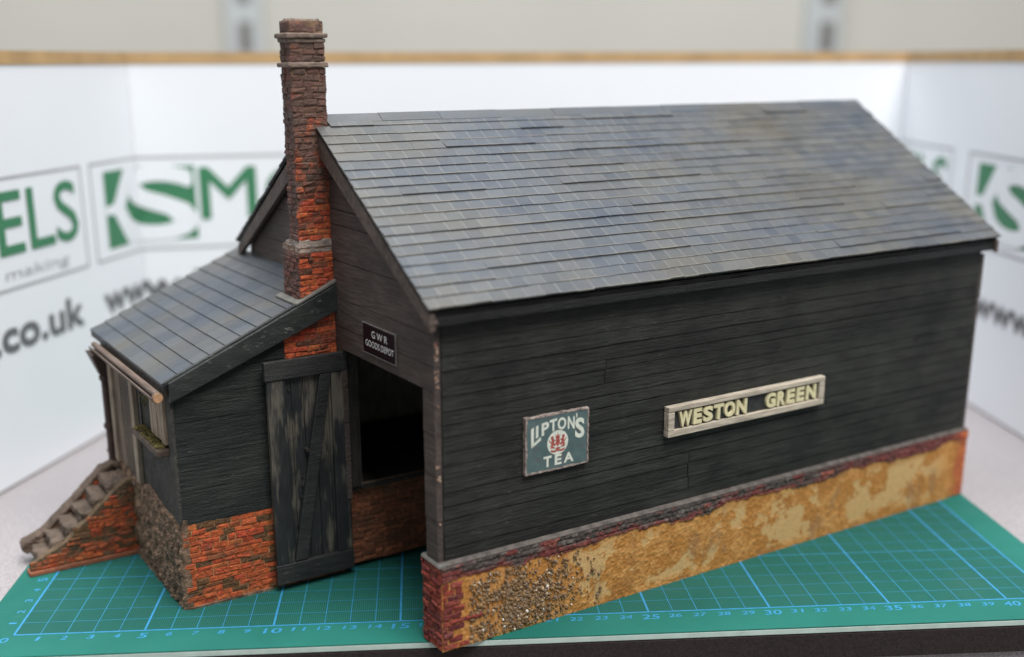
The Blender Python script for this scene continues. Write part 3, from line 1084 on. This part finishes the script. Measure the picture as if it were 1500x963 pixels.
# ridge strip, in slightly uneven lengths
m = MB()
x = 0.14
while x < L + OV:
    x1 = min(x + random.uniform(2.2, 3.4), L + OV)
    if L + OV - x1 < 1:
        x1 = L + OV
    h = random.uniform(0.0, 0.02)
    hw = random.uniform(0.44, 0.47)
    zt_ = ZR + h
    dz = hw * TAN
    pts = [(x + .012, YR - hw, zt_ - dz + 0.035), (x + .012, YR, zt_ + 0.05), (x + .012, YR + hw, zt_ - dz + 0.035), (x + .012, YR + hw, zt_ - dz - 0.03), (x + .012, YR, zt_ - 0.02), (x + .012, YR - hw, zt_ - dz - 0.03)]
    m.prism(pts, (x1 - x - 0.013, 0, 0))
    x = x1
m.build('ridge_capping', 'slate_plain', shed, 0.01)

# bargeboards
for (xa, xb) in ((-OV + 0.06, -OV + 0.28), (L + OV - 0.28, L + OV - 0.06)):
    for front in (True, False):
        ye = YL - 0.03 if xa < 0 else YR - 0.01
        ys = -EV + 0.06
        if not front and xa < 0:
            ye = W - 9.9
        f = (lambda y: y) if front else (lambda y: W - y)
        hh = 0.98
        pts = [(xa, f(ys), roofz(ys) - hh * 0.86), (xa, f(ys), roofz(ys) - 0.27), (xa, f(ye), roofz(ye) - 0.27), (xa, f(ye), roofz(ye) - hh - 0.12)]
        m = MB(); m.prism(pts, (xb - xa, 0, 0))
        m.build('bargeboard', 'barge', shed, 0.02)
# eaves
B1('eaves_board', 'eaves', shed, -OV + 0.10, L - 0.0, -EV + 0.10, 0.14, ZE - 0.66, ZE - 0.34, 0.03)
B1('eaves_soffit', 'eaves', shed, -OV + 0.30, L + 0.1, -EV + 0.20, WS - 0.03, ZE - 0.36, ZE - 0.18, 0.0)
m = MB()
m.tube((-OV + 0.05, -EV + 0.16, ZE - 0.52), (-OV + 0.35, -EV + 0.16, ZE - 0.52), 0.12, 14)
m.build('eaves_end_block', 'barge', shed)
# ---- lean-to
random.seed(41)
LX = -7.0           # outer end
LY1 = 19.6


def lz(x):          # top of lean-to roof
    return 12.75 + 0.44 * x


# front wall boards
m = MB()
rows = [3.62, 5.05, 6.5, 7.9, 8.9, 9.9, 11.1, 12.3]
for i in range(len(rows) - 1):
    z0, z1 = rows[i] + .012, rows[i + 1] - .012
    if z0 > 9.8:
        z1 = min(z1, lz(-2.3) - 0.34)
    if z1 < z0 + 0.1:
        continue
    d = random.uniform(-.015, .015)

    def xl(z):
        return max(LX, (z + 0.32 - 12.75) / 0.44)
    x0a, x0b = xl(z0), xl(z1)
    xr = -2.3 if z0 > 9.8 else -0.05
    if x0a >= xr:
        continue
    m.prism([(x0a, YL + d, z0), (xr, YL + d, z0), (xr, YL + d, z1), (min(x0b, xr - .01), YL + d, z1)], (0, 0.25 - d, 0))
m.build('lean_to_wall', 'lean', shed, 0.012)
B1('corner_board', 'endwall', shed, LX - 0.09, LX + 0.05, YL - 0.06, YL + 0.5, 3.75, 9.3, 0.02)
# brick base of the front wall
m = MB(); m.box(LX, -0.02, YL + 0.02, YL + 0.35, 0.0, 3.6)
bb = m.build('brick_base', 'mortar', shed)
m = MB()
bricks(m, (LX - 0.03, YL + 0.02, 0.04), (1, 0, 0), (0, 0, 1), (0, -1, 0), 6.95, 3.58, 0.62, 0.245, 0.028, 0.042, 0.018, jout=0.018)
m.build('brickwork', 'brick', bb)
m = MB()
m.box(LX + .1, -3.4, YL - 0.10, YL + 0.1, -0.0, 0.10, 0.02)
m.build('foot_grime', 'dirt', bb)
# end wall
m = MB()
m.box(LX, LX + 0.25, YL + 0.36, LY1, 3.5, lz(LX) - 0.3)
ew = m.build('end_wall', 'endwall', shed)
m = MB(); m.box(LX + .26, 0, LY1 - 0.25, LY1, 0, 9.3)
m.build('rear_lean_to_wall', 'lean', shed)
# rough earth-covered base of the end wall (displaced grid with thickness)
vs, fs = [], []
ny, nzz = 90, 46
for j in range(nzz + 1):
    for i in range(ny + 1):
        y = YL - 0.02 + (LY1 - YL) * i / ny
        z = (3.85 + 0.12 * sin(y * 1.1) + 0.25 * nz(y, 1, .9, 3)) * j / nzz
        d = 0.10 + 0.22 * nz(y, z, 1.5, 2) + 0.16 * nz(y, z, 5, 9) + 0.18 * (1 - z / 3.8) * (0.5 + nz(y, z, 2.2, 6))
        if i == 0:
            d = 0.03
        if j == nzz:
            d = min(d, 0.02)
        vs.append(((LX - max(d, -0.05)) * S, y * S, z * S))
k0 = len(vs)
for j in range(nzz + 1):
    for i in range(ny + 1):
        x, y, z = vs[j * (ny + 1) + i]
        vs.append(((LX + 0.24) * S, y, z))
for base, flip in ((0, 1), (k0, 0)):
    for j in range(nzz):
        for i in range(ny):
            k = base + j * (ny + 1) + i
            q = (k, k + 1, k + ny + 2, k + ny + 1)
            fs.append(q[::-1] if flip else q)
for i in range(ny):
    t_ = nzz * (ny + 1) + i
    fs.append((t_, t_ + 1, k0 + t_ + 1, k0 + t_))
for j in range(nzz):
    for col_ in (0, ny):
        t_ = j * (ny + 1) + col_
        fs.append((t_, t_ + ny + 1, k0 + t_ + ny + 1, k0 + t_))
me = bpy.data.meshes.new('earthy_base')
me.from_pydata(vs, [], fs)
me.materials.append(MAT['dirt'])
o = bpy.data.objects.new('earthy_base', me)
COL.objects.link(o); o.parent = shed

# lean-to roof
m = MB()
RX0 = -7.28
m.prism([(RX0, 8.47, lz(RX0) - 0.30), (0.0, 8.47, lz(0) - 0.30), (0.0, 8.47, lz(0) - 0.05), (RX0, 8.47, lz(RX0) - 0.05)], (0, 11.45, 0))
lr = m.build('lean_to_roof', 'eaves', shed)
m = MB()
n_r = 11
pos = [RX0 - 0.02 + (7.28) * k / n_r for k in range(n_r + 1)]
for k in range(n_r):
    x0, x1 = pos[k], pos[k + 1]
    y = 8.62
    while y < 19.9:
        y1 = min(19.9, y + random.uniform(0.95, 1.35))
        if 19.9 - y1 < 0.5:
            y1 = 19.9
        lf = 0.05 + random.uniform(-.004, .006)
        jj = random.uniform(-.006, .006)
        b_ = [(x0 + jj, y + .001, lz(x0) - 0.045), (x1 + .05, y + .001, lz(x1) - 0.045), (x1 + .05, y1 - .001, lz(x1) - 0.045), (x0 + jj, y1 - .001, lz(x0) - 0.045)]
        t_ = [(x0 + jj, y + .001, lz(x0) + lf), (x1 + .05, y + .001, lz(x1) + .012), (x1 + .05, y1 - .001, lz(x1) + .012), (x0 + jj, y1 - .001, lz(x0) + lf)]
        m.hexa(b_, t_)
        y = y1
m.build('slates', 'slate_plain', lr)
# raised verge trim and fascia board
m = MB()
m.prism([(RX0 + .02, 8.44, lz(RX0) - 0.06), (0.05, 8.44, lz(0) - 0.02), (0.05, 8.44, lz(0) + 0.14), (RX0 + .02, 8.44, lz(RX0) + 0.10)], (0, 0.17, 0))
m.build('verge_trim', 'fascia', lr, 0.02)
m = MB()
m.prism([(LX - 0.12, 8.26, lz(LX) - 0.80), (0.20, 8.26, lz(0.2) - 1.06), (0.20, 8.26, lz(0.2) + 0.02), (LX - 0.12, 8.26, lz(LX) - 0.02)], (0, 0.17, 0))
m.build('fascia_board', 'fascia', shed, 0.02)
m = MB()
m.prism([(-1.75, 8.34, lz(-1.75) + 0.06), (0.06, 8.34, lz(0) + 0.10), (0.06, 8.34, lz(0) + 0.24), (-1.75, 8.34, lz(-1.75) + 0.16)], (0, 0.26, 0))
m.prism([(-1.75, 8.34, lz(-1.75) + 0.05), (-1.48, 8.34, lz(-1.48) + 0.05), (-1.48, 8.34, lz(-1.48) + 0.13), (-1.75, 8.34, lz(-1.75) + 0.13)], (0, 2.3, 0))
m.build('lead_flashing', 'lead', lr, 0.02)

# gutter and downpipe at the low end
gx, gz = -7.52, 9.08
m = MB()
seg = 9
for (y0, y1) in ((8.55, 18.6),):
    prof = [(gx + 0.22 * cos(pi + pi * k / seg), gz + 0.22 * sin(pi + pi * k / seg)) for k in range(seg + 1)]
    prof += [(gx + 0.165 * cos(2 * pi - pi * k / seg), gz + 0.02 + 0.155 * sin(2 * pi - pi * k / seg)) for k in range(seg + 1)]
    m.prism([(x_, y0, z_) for x_, z_ in prof], (0, y1 - y0, 0))
    m.tube((gx, 8.50, gz + 0.01), (gx, 8.62, gz + 0.01), 0.21, 16)
    m.tube((gx + .02, 8.6, gz + 0.1), (gx + .02, 18.5, gz + 0.08), 0.14, 10)
gt = m.build('gutter', 'gutter', shed, 0.015)
m = MB()
m.tube((gx, 8.46, gz + 0.01), (gx, 8.51, gz + 0.01), 0.19, 16)
m.build('end_cap', plain('orange_tan_end_grain', (0.42, 0.24, 0.13), 0.7, 0.2, 6, 0.01), gt)
B1('gutter_board', 'tan', shed, LX - 0.2, LX - 0.01, YL + 0.1, 18.7, lz(LX) - 0.62, lz(LX) - 0.33, 0.02)
m = MB()
m.hexa([(-7.45, 18.05, 7.75), (-7.1, 18.05, 7.75), (-7.1, 18.5, 7.75), (-7.45, 18.5, 7.75)], [(-7.85, 17.7, 8.85), (-7.02, 17.7, 8.85), (-7.02, 18.9, 8.85), (-7.85, 18.9, 8.85)])
hp = m.build('rainwater_hopper', 'rust', shed, 0.03)
m = MB()
m.tube((-7.22, 18.3, 7.8), (-7.22, 18.3, 0.3), 0.19, 12)
for z in (7.5, 5.2, 2.5):
    m.tube((-7.22, 18.3, z), (-7.22, 18.3, z + 0.22), 0.26, 12)
m.build('downpipe', 'rust', shed, 0.01, True)

# entrance door in the end wall
m = MB()
y = 14.25
while y < 17.2:
    m.box(LX - 0.07 + random.uniform(-.02, .02), LX - 0.002, y + .02, y + 0.47, 3.9, 8.72)
    y += 0.49
ed = m.build('entrance_door', 'tan', shed, 0.02)
for (y0, y1) in ((13.68, 14.22), (17.22, 17.75)):
    B1('door_post', 'tan_light', ed, LX - 0.22, LX - 0.003, y0, y1, 3.85, 9.0, 0.03)
m = MB()
for (y0, y1) in ((14.26, 14.74), (14.76, 15.3), (15.32, 15.85)):
    m.box(LX - 0.10, LX - 0.072, y0, y1, 3.92, 8.7)
m.build('dark_boarding', 'brownboard', ed)
# window
m = MB()
y = 9.35
for wd in (0.5, 0.62, 0.55, 0.45):
    m.box(LX - 0.13 + random.uniform(-.04, .04), LX - 0.003, y + .02, y + wd - .02, 6.85, 9.0)
    y += wd
wn = m.build('window', 'tan_light', shed, 0.02)
B1('pane', 'glass', wn, LX - 0.04, LX - 0.004, 11.5, 12.9, 6.85, 8.95, 0)
B1('frame', 'endwall', wn, LX - 0.10, LX - 0.004, 12.92, 13.2, 6.7, 9.0, 0.02)
sl = B1('sill', 'stone', wn, LX - 0.55, LX - 0.003, 9.2, 12.9, 6.45, 6.72, 0.05)
bm = bmesh.new()
for _ in range(150):
    y = random.uniform(9.5, 12.9)
    x = LX - random.uniform(0.02, 0.45)
    r = random.uniform(0.03, 0.09)
    bmesh.ops.create_icosphere(bm, subdivisions=1, radius=r * S, matrix=Matrix.Translation((x * S, y * S, (6.73 + random.random() * 0.05) * S)))
for _ in range(40):
    y = random.gauss(12.2, 0.4)
    r = random.uniform(0.03, 0.07)
    bmesh.ops.create_icosphere(bm, subdivisions=1, radius=r * S, matrix=Matrix.Translation(((LX - 0.06) * S, y * S, random.gauss(8.3, 0.25) * S)))
me = bpy.data.meshes.new('moss'); bm.to_mesh(me); bm.free()
me.materials.append(MAT['moss'])
mo = bpy.data.objects.new('moss', me); COL.objects.link(mo); mo.parent = wn; mo['kind'] = 'stuff'

# ---- staircase on the end wall
random.seed(52)
YS = 15.4
prof = [(-11.75, 0.0), (LX - .02, 0.0), (LX - .02, 3.62), (-7.45, 3.52), (-8.2, 2.95), (-10.2, 1.22), (-11.3, 0.72), (-11.75, 0.5)]
m = MB()
m.prism([(x_, YS, z_) for x_, z_ in prof], (0, 0.4, 0))
st = rough(m.build('staircase', 'mortar_moss', shed, 0.03), 0.14, 0.3, 4)


def topz(x):
    for (p, q) in zip(prof[2:], prof[3:]):
        if q[0] <= x <= p[0]:
            return q[1] + (p[1] - q[1]) * (x - q[0]) / (p[0] - q[0])
    return 0


m = MB()
bricks(m, (-11.75, YS, 0.22), (1, 0, 0), (0, 0, 1), (0, -1, 0), 4.7, 3.5, 0.6, 0.20, 0.015, 0.04, 0.02,
       inside=lambda u, v: v + 0.22 < topz(-11.75 + u) - 0.1, back=0.08)
m.build('side_brickwork', 'brick_moss', st)
B1('footing', plain('orange_brown_footing', (0.24, 0.085, 0.045), 0.8, 0.4, 2, 0.04), st, -11.85, LX - 0.1, YS - 0.14, YS + 0.5, 0.0, 0.20, 0.04)
for i in range(6):
    xa = -11.35 + 0.64 * i
    z1 = 0.62 + 0.55 * i
    m = MB()
    m.box(xa, LX - 0.03 - 0.001 * i, YS + 0.405, 17.6, max(0.01, z1 - 0.56), z1, 0.0)
    rough(m.build('step', 'stone', st, 0.09), 0.30, 0.35, 4)
# far parapet with coping and a curled foot
m = MB()
p2 = [(-11.2, 0.0), (LX - .02, 0.0), (LX - .02, 3.3), (-7.85, 3.3), (-10.75, 0.75), (-11.2, 0.55)]
m.prism([(x_, 17.62, z_) for x_, z_ in p2], (0, 0.6, 0))
pp = m.build('parapet', 'mortar_dk', st)
m = MB()
bricks(m, (-11.2, 17.62, 0.05), (1, 0, 0), (0, 0, 1), (0, -1, 0), 4.15, 3.2, 0.6, 0.25, 0.03, 0.05, 0.02,
       inside=lambda u, v: v < min(3.1, 0.62 + max(0, (u - 0.45)) * 0.88), back=0.05)
m.build('brickwork', 'brick', pp)
m = MB()
cp = [(-11.45, 0.80), (-11.1, 0.92), (-10.8, 1.05), (-9.3, 2.3), (-8.35, 3.2), (-7.95, 3.58), (-7.5, 3.72), (LX - 0.03, 3.62)]
for k in range(len(cp) - 1):
    (xa, za), (xb, zb_) = cp[k], cp[k + 1]
    m.prism([(xa, 17.5, za - .20), (xb + .01, 17.5, zb_ - .20), (xb + .01, 17.5, zb_), (xa, 17.5, za)], (0, 0.72, 0))
m.tube((-11.42, 17.44, 0.50), (-11.42, 18.20, 0.50), 0.30, 14)
m.box(-11.40, -10.7, 17.48, 18.16, 0.16, 0.78)
rough(m.build('coping', 'coping', st, 0.05), 0.16, 0.3)

# ---- chimney
random.seed(62)
ch = MB()
CX0, CX1, CY0, CY1 = -1.36, 0.02, 8.66, 9.58
ch.box(CX0, CX1, CY0, CY1, 14.3, 22.95)
ch.box(-1.44, 0.16, 8.60, 10.3, 9.0, 14.3)
ch.prism([(-2.28, 8.61, 9.75), (0.10, 8.61, 9.75), (0.10, 8.61, 12.2), (-2.28, 8.61, 11.3)], (0, 0.29, 0))
chim = ch.build('chimney', 'mortar_dk', shed)


def ring_bricks(x0, x1, y0, y1, z0, z1, front, side, bw=0.48, bh=0.235, out=0.045):
    bricks(front, (x0 - .03, y0, z0), (1, 0, 0), (0, 0, 1), (0, -1, 0), x1 - x0 + .06, z1 - z0, bw, bh, 0.026, out, 0.022, jout=0.03)
    bricks(front, (x1, y0 - .03, z0), (0, 1, 0), (0, 0, 1), (1, 0, 0), y1 - y0, z1 - z0, bw, bh, 0.022, out, 0.02)
    bricks(side, (x0, y1, z0), (0, -1, 0), (0, 0, 1), (-1, 0, 0), y1 - y0 + .02, z1 - z0, bw, bh, 0.022, out, 0.02)
    bricks(side, (x1, y1, z0), (-1, 0, 0), (0, 0, 1), (0, 1, 0), x1 - x0, z1 - z0, bw, bh, 0.022, out, 0.02)


fm, sd = MB(), MB()
ring_bricks(CX0, CX1, CY0, CY1, 14.55, 21.22, fm, sd)
ring_bricks(CX0, CX1, CY0, CY1, 21.45, 22.15, fm, sd)
ring_bricks(CX0 + .03, CX1 - .03, CY0 + .03, CY1 - .03, 22.52, 22.93, fm, sd, 0.6, 0.4)
ring_bricks(-1.44, 0.16, 8.60, 10.3, 12.1, 14.1, fm, sd)
bricks(fm, (-2.28, 8.60, 9.85), (1, 0, 0), (0, 0, 1), (0, -1, 0), 2.38, 2.3, 0.6, 0.235, 0.024, 0.05, 0.02,
       inside=lambda u, v: 9.85 + v < lz(-2.28 + u) - 0.55)
fm.build('front_brickwork', 'brick_chim', chim)
sd.build('side_brickwork', 'brick_side', chim)
m = MB()
m.box(-1.44, 0.16, 8.58, 10.32, 14.08, 14.28)
m.hexa([(-1.46, 8.56, 14.27), (0.18, 8.56, 14.27), (0.18, 10.34, 14.27), (-1.46, 10.34, 14.27)], [(CX0 - .03, CY0 - .03, 14.62), (CX1 + .03, CY0 - .03, 14.62), (CX1 + .03, CY1 + .03, 14.62), (CX0 - .03, CY1 + .03, 14.62)])
rough(m.build('waist_course', 'flaunch', chim, 0.05), 0.12, 0.22)
for (z0, z1, e) in ((22.32, 22.50, 0.17), (22.15, 22.31, 0.09), (21.24, 21.43, 0.14)):
    m = MB(); m.box(CX0 - e, CX1 + e, CY0 - e, CY1 + e, z0, z1, 0.012)
    rough(m.build('collar', 'collar', chim, 0.05), 0.07, 0.25)
m = MB()
m.hexa([(CX0 + .02, CY0 + .02, 22.9), (CX1 - .02, CY0 + .02, 22.9), (CX1 - .02, CY1 - .02, 22.9), (CX0 + .02, CY1 - .02, 22.9)],
       [(CX0 + .1, CY0 + .1, 23.03), (CX1 - .1, CY0 + .1, 23.03), (CX1 - .1, CY1 - .1, 23.03), (CX0 + .1, CY1 - .1, 23.03)])
rough(m.build('cap', 'collar', chim, 0.03), 0.1, 0.2)

# ---- sliding door on the lean-to front
random.seed(71)
DY0, DY1 = 8.14, 8.40
m = MB()
x = -3.28
while x < 0.1:
    x1 = min(0.14, x + random.uniform(0.42, 0.62))
    m.box(x + .012, x1 - .012, DY0 + 0.10 + random.uniform(0, .02), DY1, 0.4, 9.85)
    x = x1
door = m.build('sliding_door', 'door', shed, 0.015)
B1('top_rail', 'doorrail', door, -3.40, 0.22, DY0 - 0.12, DY1 - 0.16, 9.20, 9.98, 0.03, 0.012)
B1('bottom_rail', 'doorrail', door, -3.34, 0.18, DY0 - 0.11, DY1 - 0.16, 0.34, 1.20, 0.03, 0.012)
B1('stile', 'door', door, -3.30, -2.52, DY0 - 0.06, DY0 + 0.11, 1.21, 9.19, 0.03)
B1('stile', 'door', door, -0.52, 0.16, DY0 - 0.06, DY0 + 0.11, 1.21, 9.19, 0.03)
m = MB()
m.prism([(-2.50, DY0 - 0.10, 1.25), (-1.95, DY0 - 0.10, 1.25), (-0.55, DY0 - 0.10, 9.0), (-0.55, DY0 - 0.10, 9.18), (-1.02, DY0 - 0.10, 9.18)], (0, 0.19, 0))
m.build('brace', 'doorrail', door, 0.03)
m = MB()
m.tube((-1.72, DY0 - 0.16, 6.05), (-1.72, DY0 + 0.1, 6.05), 0.09, 12)
m.build('knob', 'brass', door, 0.01)
for (x_, z_) in ((-2.35, 8.7), (-1.95, 4.9), (-1.95, 4.5), (-2.0, 4.0)):
    m = MB()
    m.tube((x_, DY0 + 0.02, z_), (x_, DY0 + 0.12, z_), 0.05, 8)
    m.build('nail_head', 'brass', door)

# ---- signs
es = B1('enamel_sign', 'enamel', shed, 3.78, 6.62, 0.02, 0.15, 6.36, 8.54, 0.02)
m = MB()
random.seed(81)
for (x0, x1, z0, z1) in ((3.72, 6.67, 6.31, 6.37), (3.72, 6.67, 8.52, 8.58), (3.72, 3.79, 6.37, 8.52), (6.60, 6.67, 6.37, 8.52)):
    k = 14
    for i in range(k):
        if x1 - x0 > z1 - z0:
            q = (x1 - x0) / k
            m.box(x0 + q * i, x0 + q * (i + 1) - .004, 0.005 + random.uniform(-.012, .008), 0.17, z0 + random.uniform(-.015, .015), z1 + random.uniform(-.015, .02))
        else:
            q = (z1 - z0) / k
            m.box(x0 + random.uniform(-.01, .01), x1 + random.uniform(-.02, .02), 0.005 + random.uniform(-.012, .008), 0.17, z0 + q * i + .002, z0 + q * (i + 1) - .002)
m.build('rim', 'enamel_rim', es)
m = MB()
FY = 0.012


def put(ch_, x0, x1, z0, z1, shear=0.0, bold=0.035):
    text(m, ch_, lambda u, v, d: (x0 + (x1 - x0) * u, FY, z0 + (z1 - z0) * v + shear * (u - .5)), bold)


# tall first letter whose foot runs under the next ones, the word arching upwards to the middle
m.poly([(3.97, FY, 8.12), (3.99, FY, 7.36), (4.10, FY, 7.42), (4.11, FY, 8.19)])
m.poly([(3.99, FY, 7.36), (4.44, FY, 7.62), (4.42, FY, 7.76), (4.10, FY, 7.54)])
put('I', 4.20, 4.31, 7.74, 8.22, 0.05)
put('P', 4.46, 4.80, 7.80, 8.30, 0.06)
put('T', 4.83, 5.17, 7.88, 8.36, 0.03)
put('O', 5.20, 5.60, 7.88, 8.37, 0.0)
put('N', 5.67, 6.00, 7.83, 8.34, -0.05)
put("'", 6.06, 6.12, 8.24, 8.42, 0.0)
put('S', 6.02, 6.47, 7.40, 8.22, -0.05)
put('T', 4.56, 4.93, 6.48, 6.92)
put('E', 5.08, 5.40, 6.49, 6.91)
put('A', 5.50, 5.97, 6.50, 6.91)
ro = 0.49
m.poly([(5.21 + ro * cos(t * pi / 16), FY, 7.40 + ro * sin(t * pi / 16)) for t in range(32)])
m.build('lettering', 'enamel_white', es)
# red heraldic device: shield, crown and two beasts on a scroll
m = MB()
FY = 0.006
cxr, czr = 5.21, 7.40


def blob(pts):
    m.poly([(cxr + x_ * 0.42, FY, czr + z_ * 0.42) for x_, z_ in pts])


def disc(x_, z_, r, ry=None, k=12):
    blob([(x_ + r * cos(2 * pi * i / k), z_ + (ry or r) * sin(2 * pi * i / k)) for i in range(k)])


blob([(-.24, .22), (-.24, -.12), (0, -.40), (.24, -.12), (.24, .22)])
blob([(-.22, .42), (-.28, .78), (-.12, .60), (0, .92), (.12, .60), (.28, .78), (.22, .42)])
for s_ in (-1, 1):
    disc(s_ * .62, .52, .17)
    disc(s_ * .56, .12, .16, .34)
    disc(s_ * .66, -.30, .14, .22)
    blob([(s_ * .50, .25), (s_ * .28, .36), (s_ * .28, .22), (s_ * .52, .05)])
    blob([(s_ * .72, -.05), (s_ * .98, .25), (s_ * .90, .42), (s_ * .84, .20), (s_ * .68, .08)])
    blob([(s_ * .55, -.30), (s_ * .34, -.42), (s_ * .34, -.54), (s_ * .62, -.46)])
blob([(-.80, -.62), (-.4, -.72), (0, -.66), (.4, -.72), (.80, -.62), (.74, -.84), (.4, -.90), (0, -.84), (-.4, -.90), (-.74, -.84)])
disc(0, .30, .20)
disc(-.36, -.16, .13)
disc(.36, -.16, .13)
disc(0, -.56, .30, .10)
m.build('crest', 'crest_red', es)

# cast name board
nb_ = B1('name_board', 'sign_black', shed, 10.9, 19.4, 0.02, 0.17, 6.86, 7.76, 0.0)
m = MB()
for (x0, x1, z0, z1) in ((10.6, 19.66, 7.70, 7.92), (10.6, 19.66, 6.63, 6.90), (10.6, 10.93, 6.905, 7.695), (19.33, 19.66, 6.905, 7.695)):
    m.box(x0, x1, -0.14, 0.16, z0, z1, 0.008)
m.build('frame', 'frame_wood', nb_, 0.025)
m = MB()
for (w_, xs_) in (('WESTON', [(11.2, 11.90), (11.98, 12.44), (12.52, 13.05), (13.10, 13.66), (13.70, 14.30), (14.38, 14.98)]),
                  ('GREEN', [(16.12, 16.68), (16.77, 17.28), (17.36, 17.84), (17.95, 18.43), (18.55, 19.17)])):
    for ch_, (x0, x1) in zip(w_, xs_):
        text(m, ch_, lambda u, v, d: (x0 + (x1 - x0) * u, -0.10 + 0.115 * (1 - d), 6.97 + 0.67 * v), 0.045, 0.1)
m.build('letters', 'cream', nb_)

# depot plate on the gable
dp = B1('depot_sign', 'plate', shed, -0.075, -0.03, 3.08, 5.80, 10.52, 11.66, 0.0)
m = MB()
for (y0, y1, z0, z1) in ((3.03, 5.85, 10.49, 10.52), (3.03, 5.85, 11.66, 11.70), (3.03, 3.08, 10.52, 11.66)):
    m.box(-0.08, -0.03, y0, y1, z0, z1)
m.build('paper_edge', 'plate_edge', dp)
m = MB()
for (bd, y0, y1, z0, z1) in (('G W R', 5.05, 3.72, 11.19, 11.47), ('GOODS DEPOT', 5.60, 3.20, 10.80, 11.05)):
    text(m, bd, lambda u, v, d: (-0.079, y0 + (y1 - y0) * u, z0 + (z1 - z0) * v), 0.0)
m.build('lettering', 'plate_text', dp)
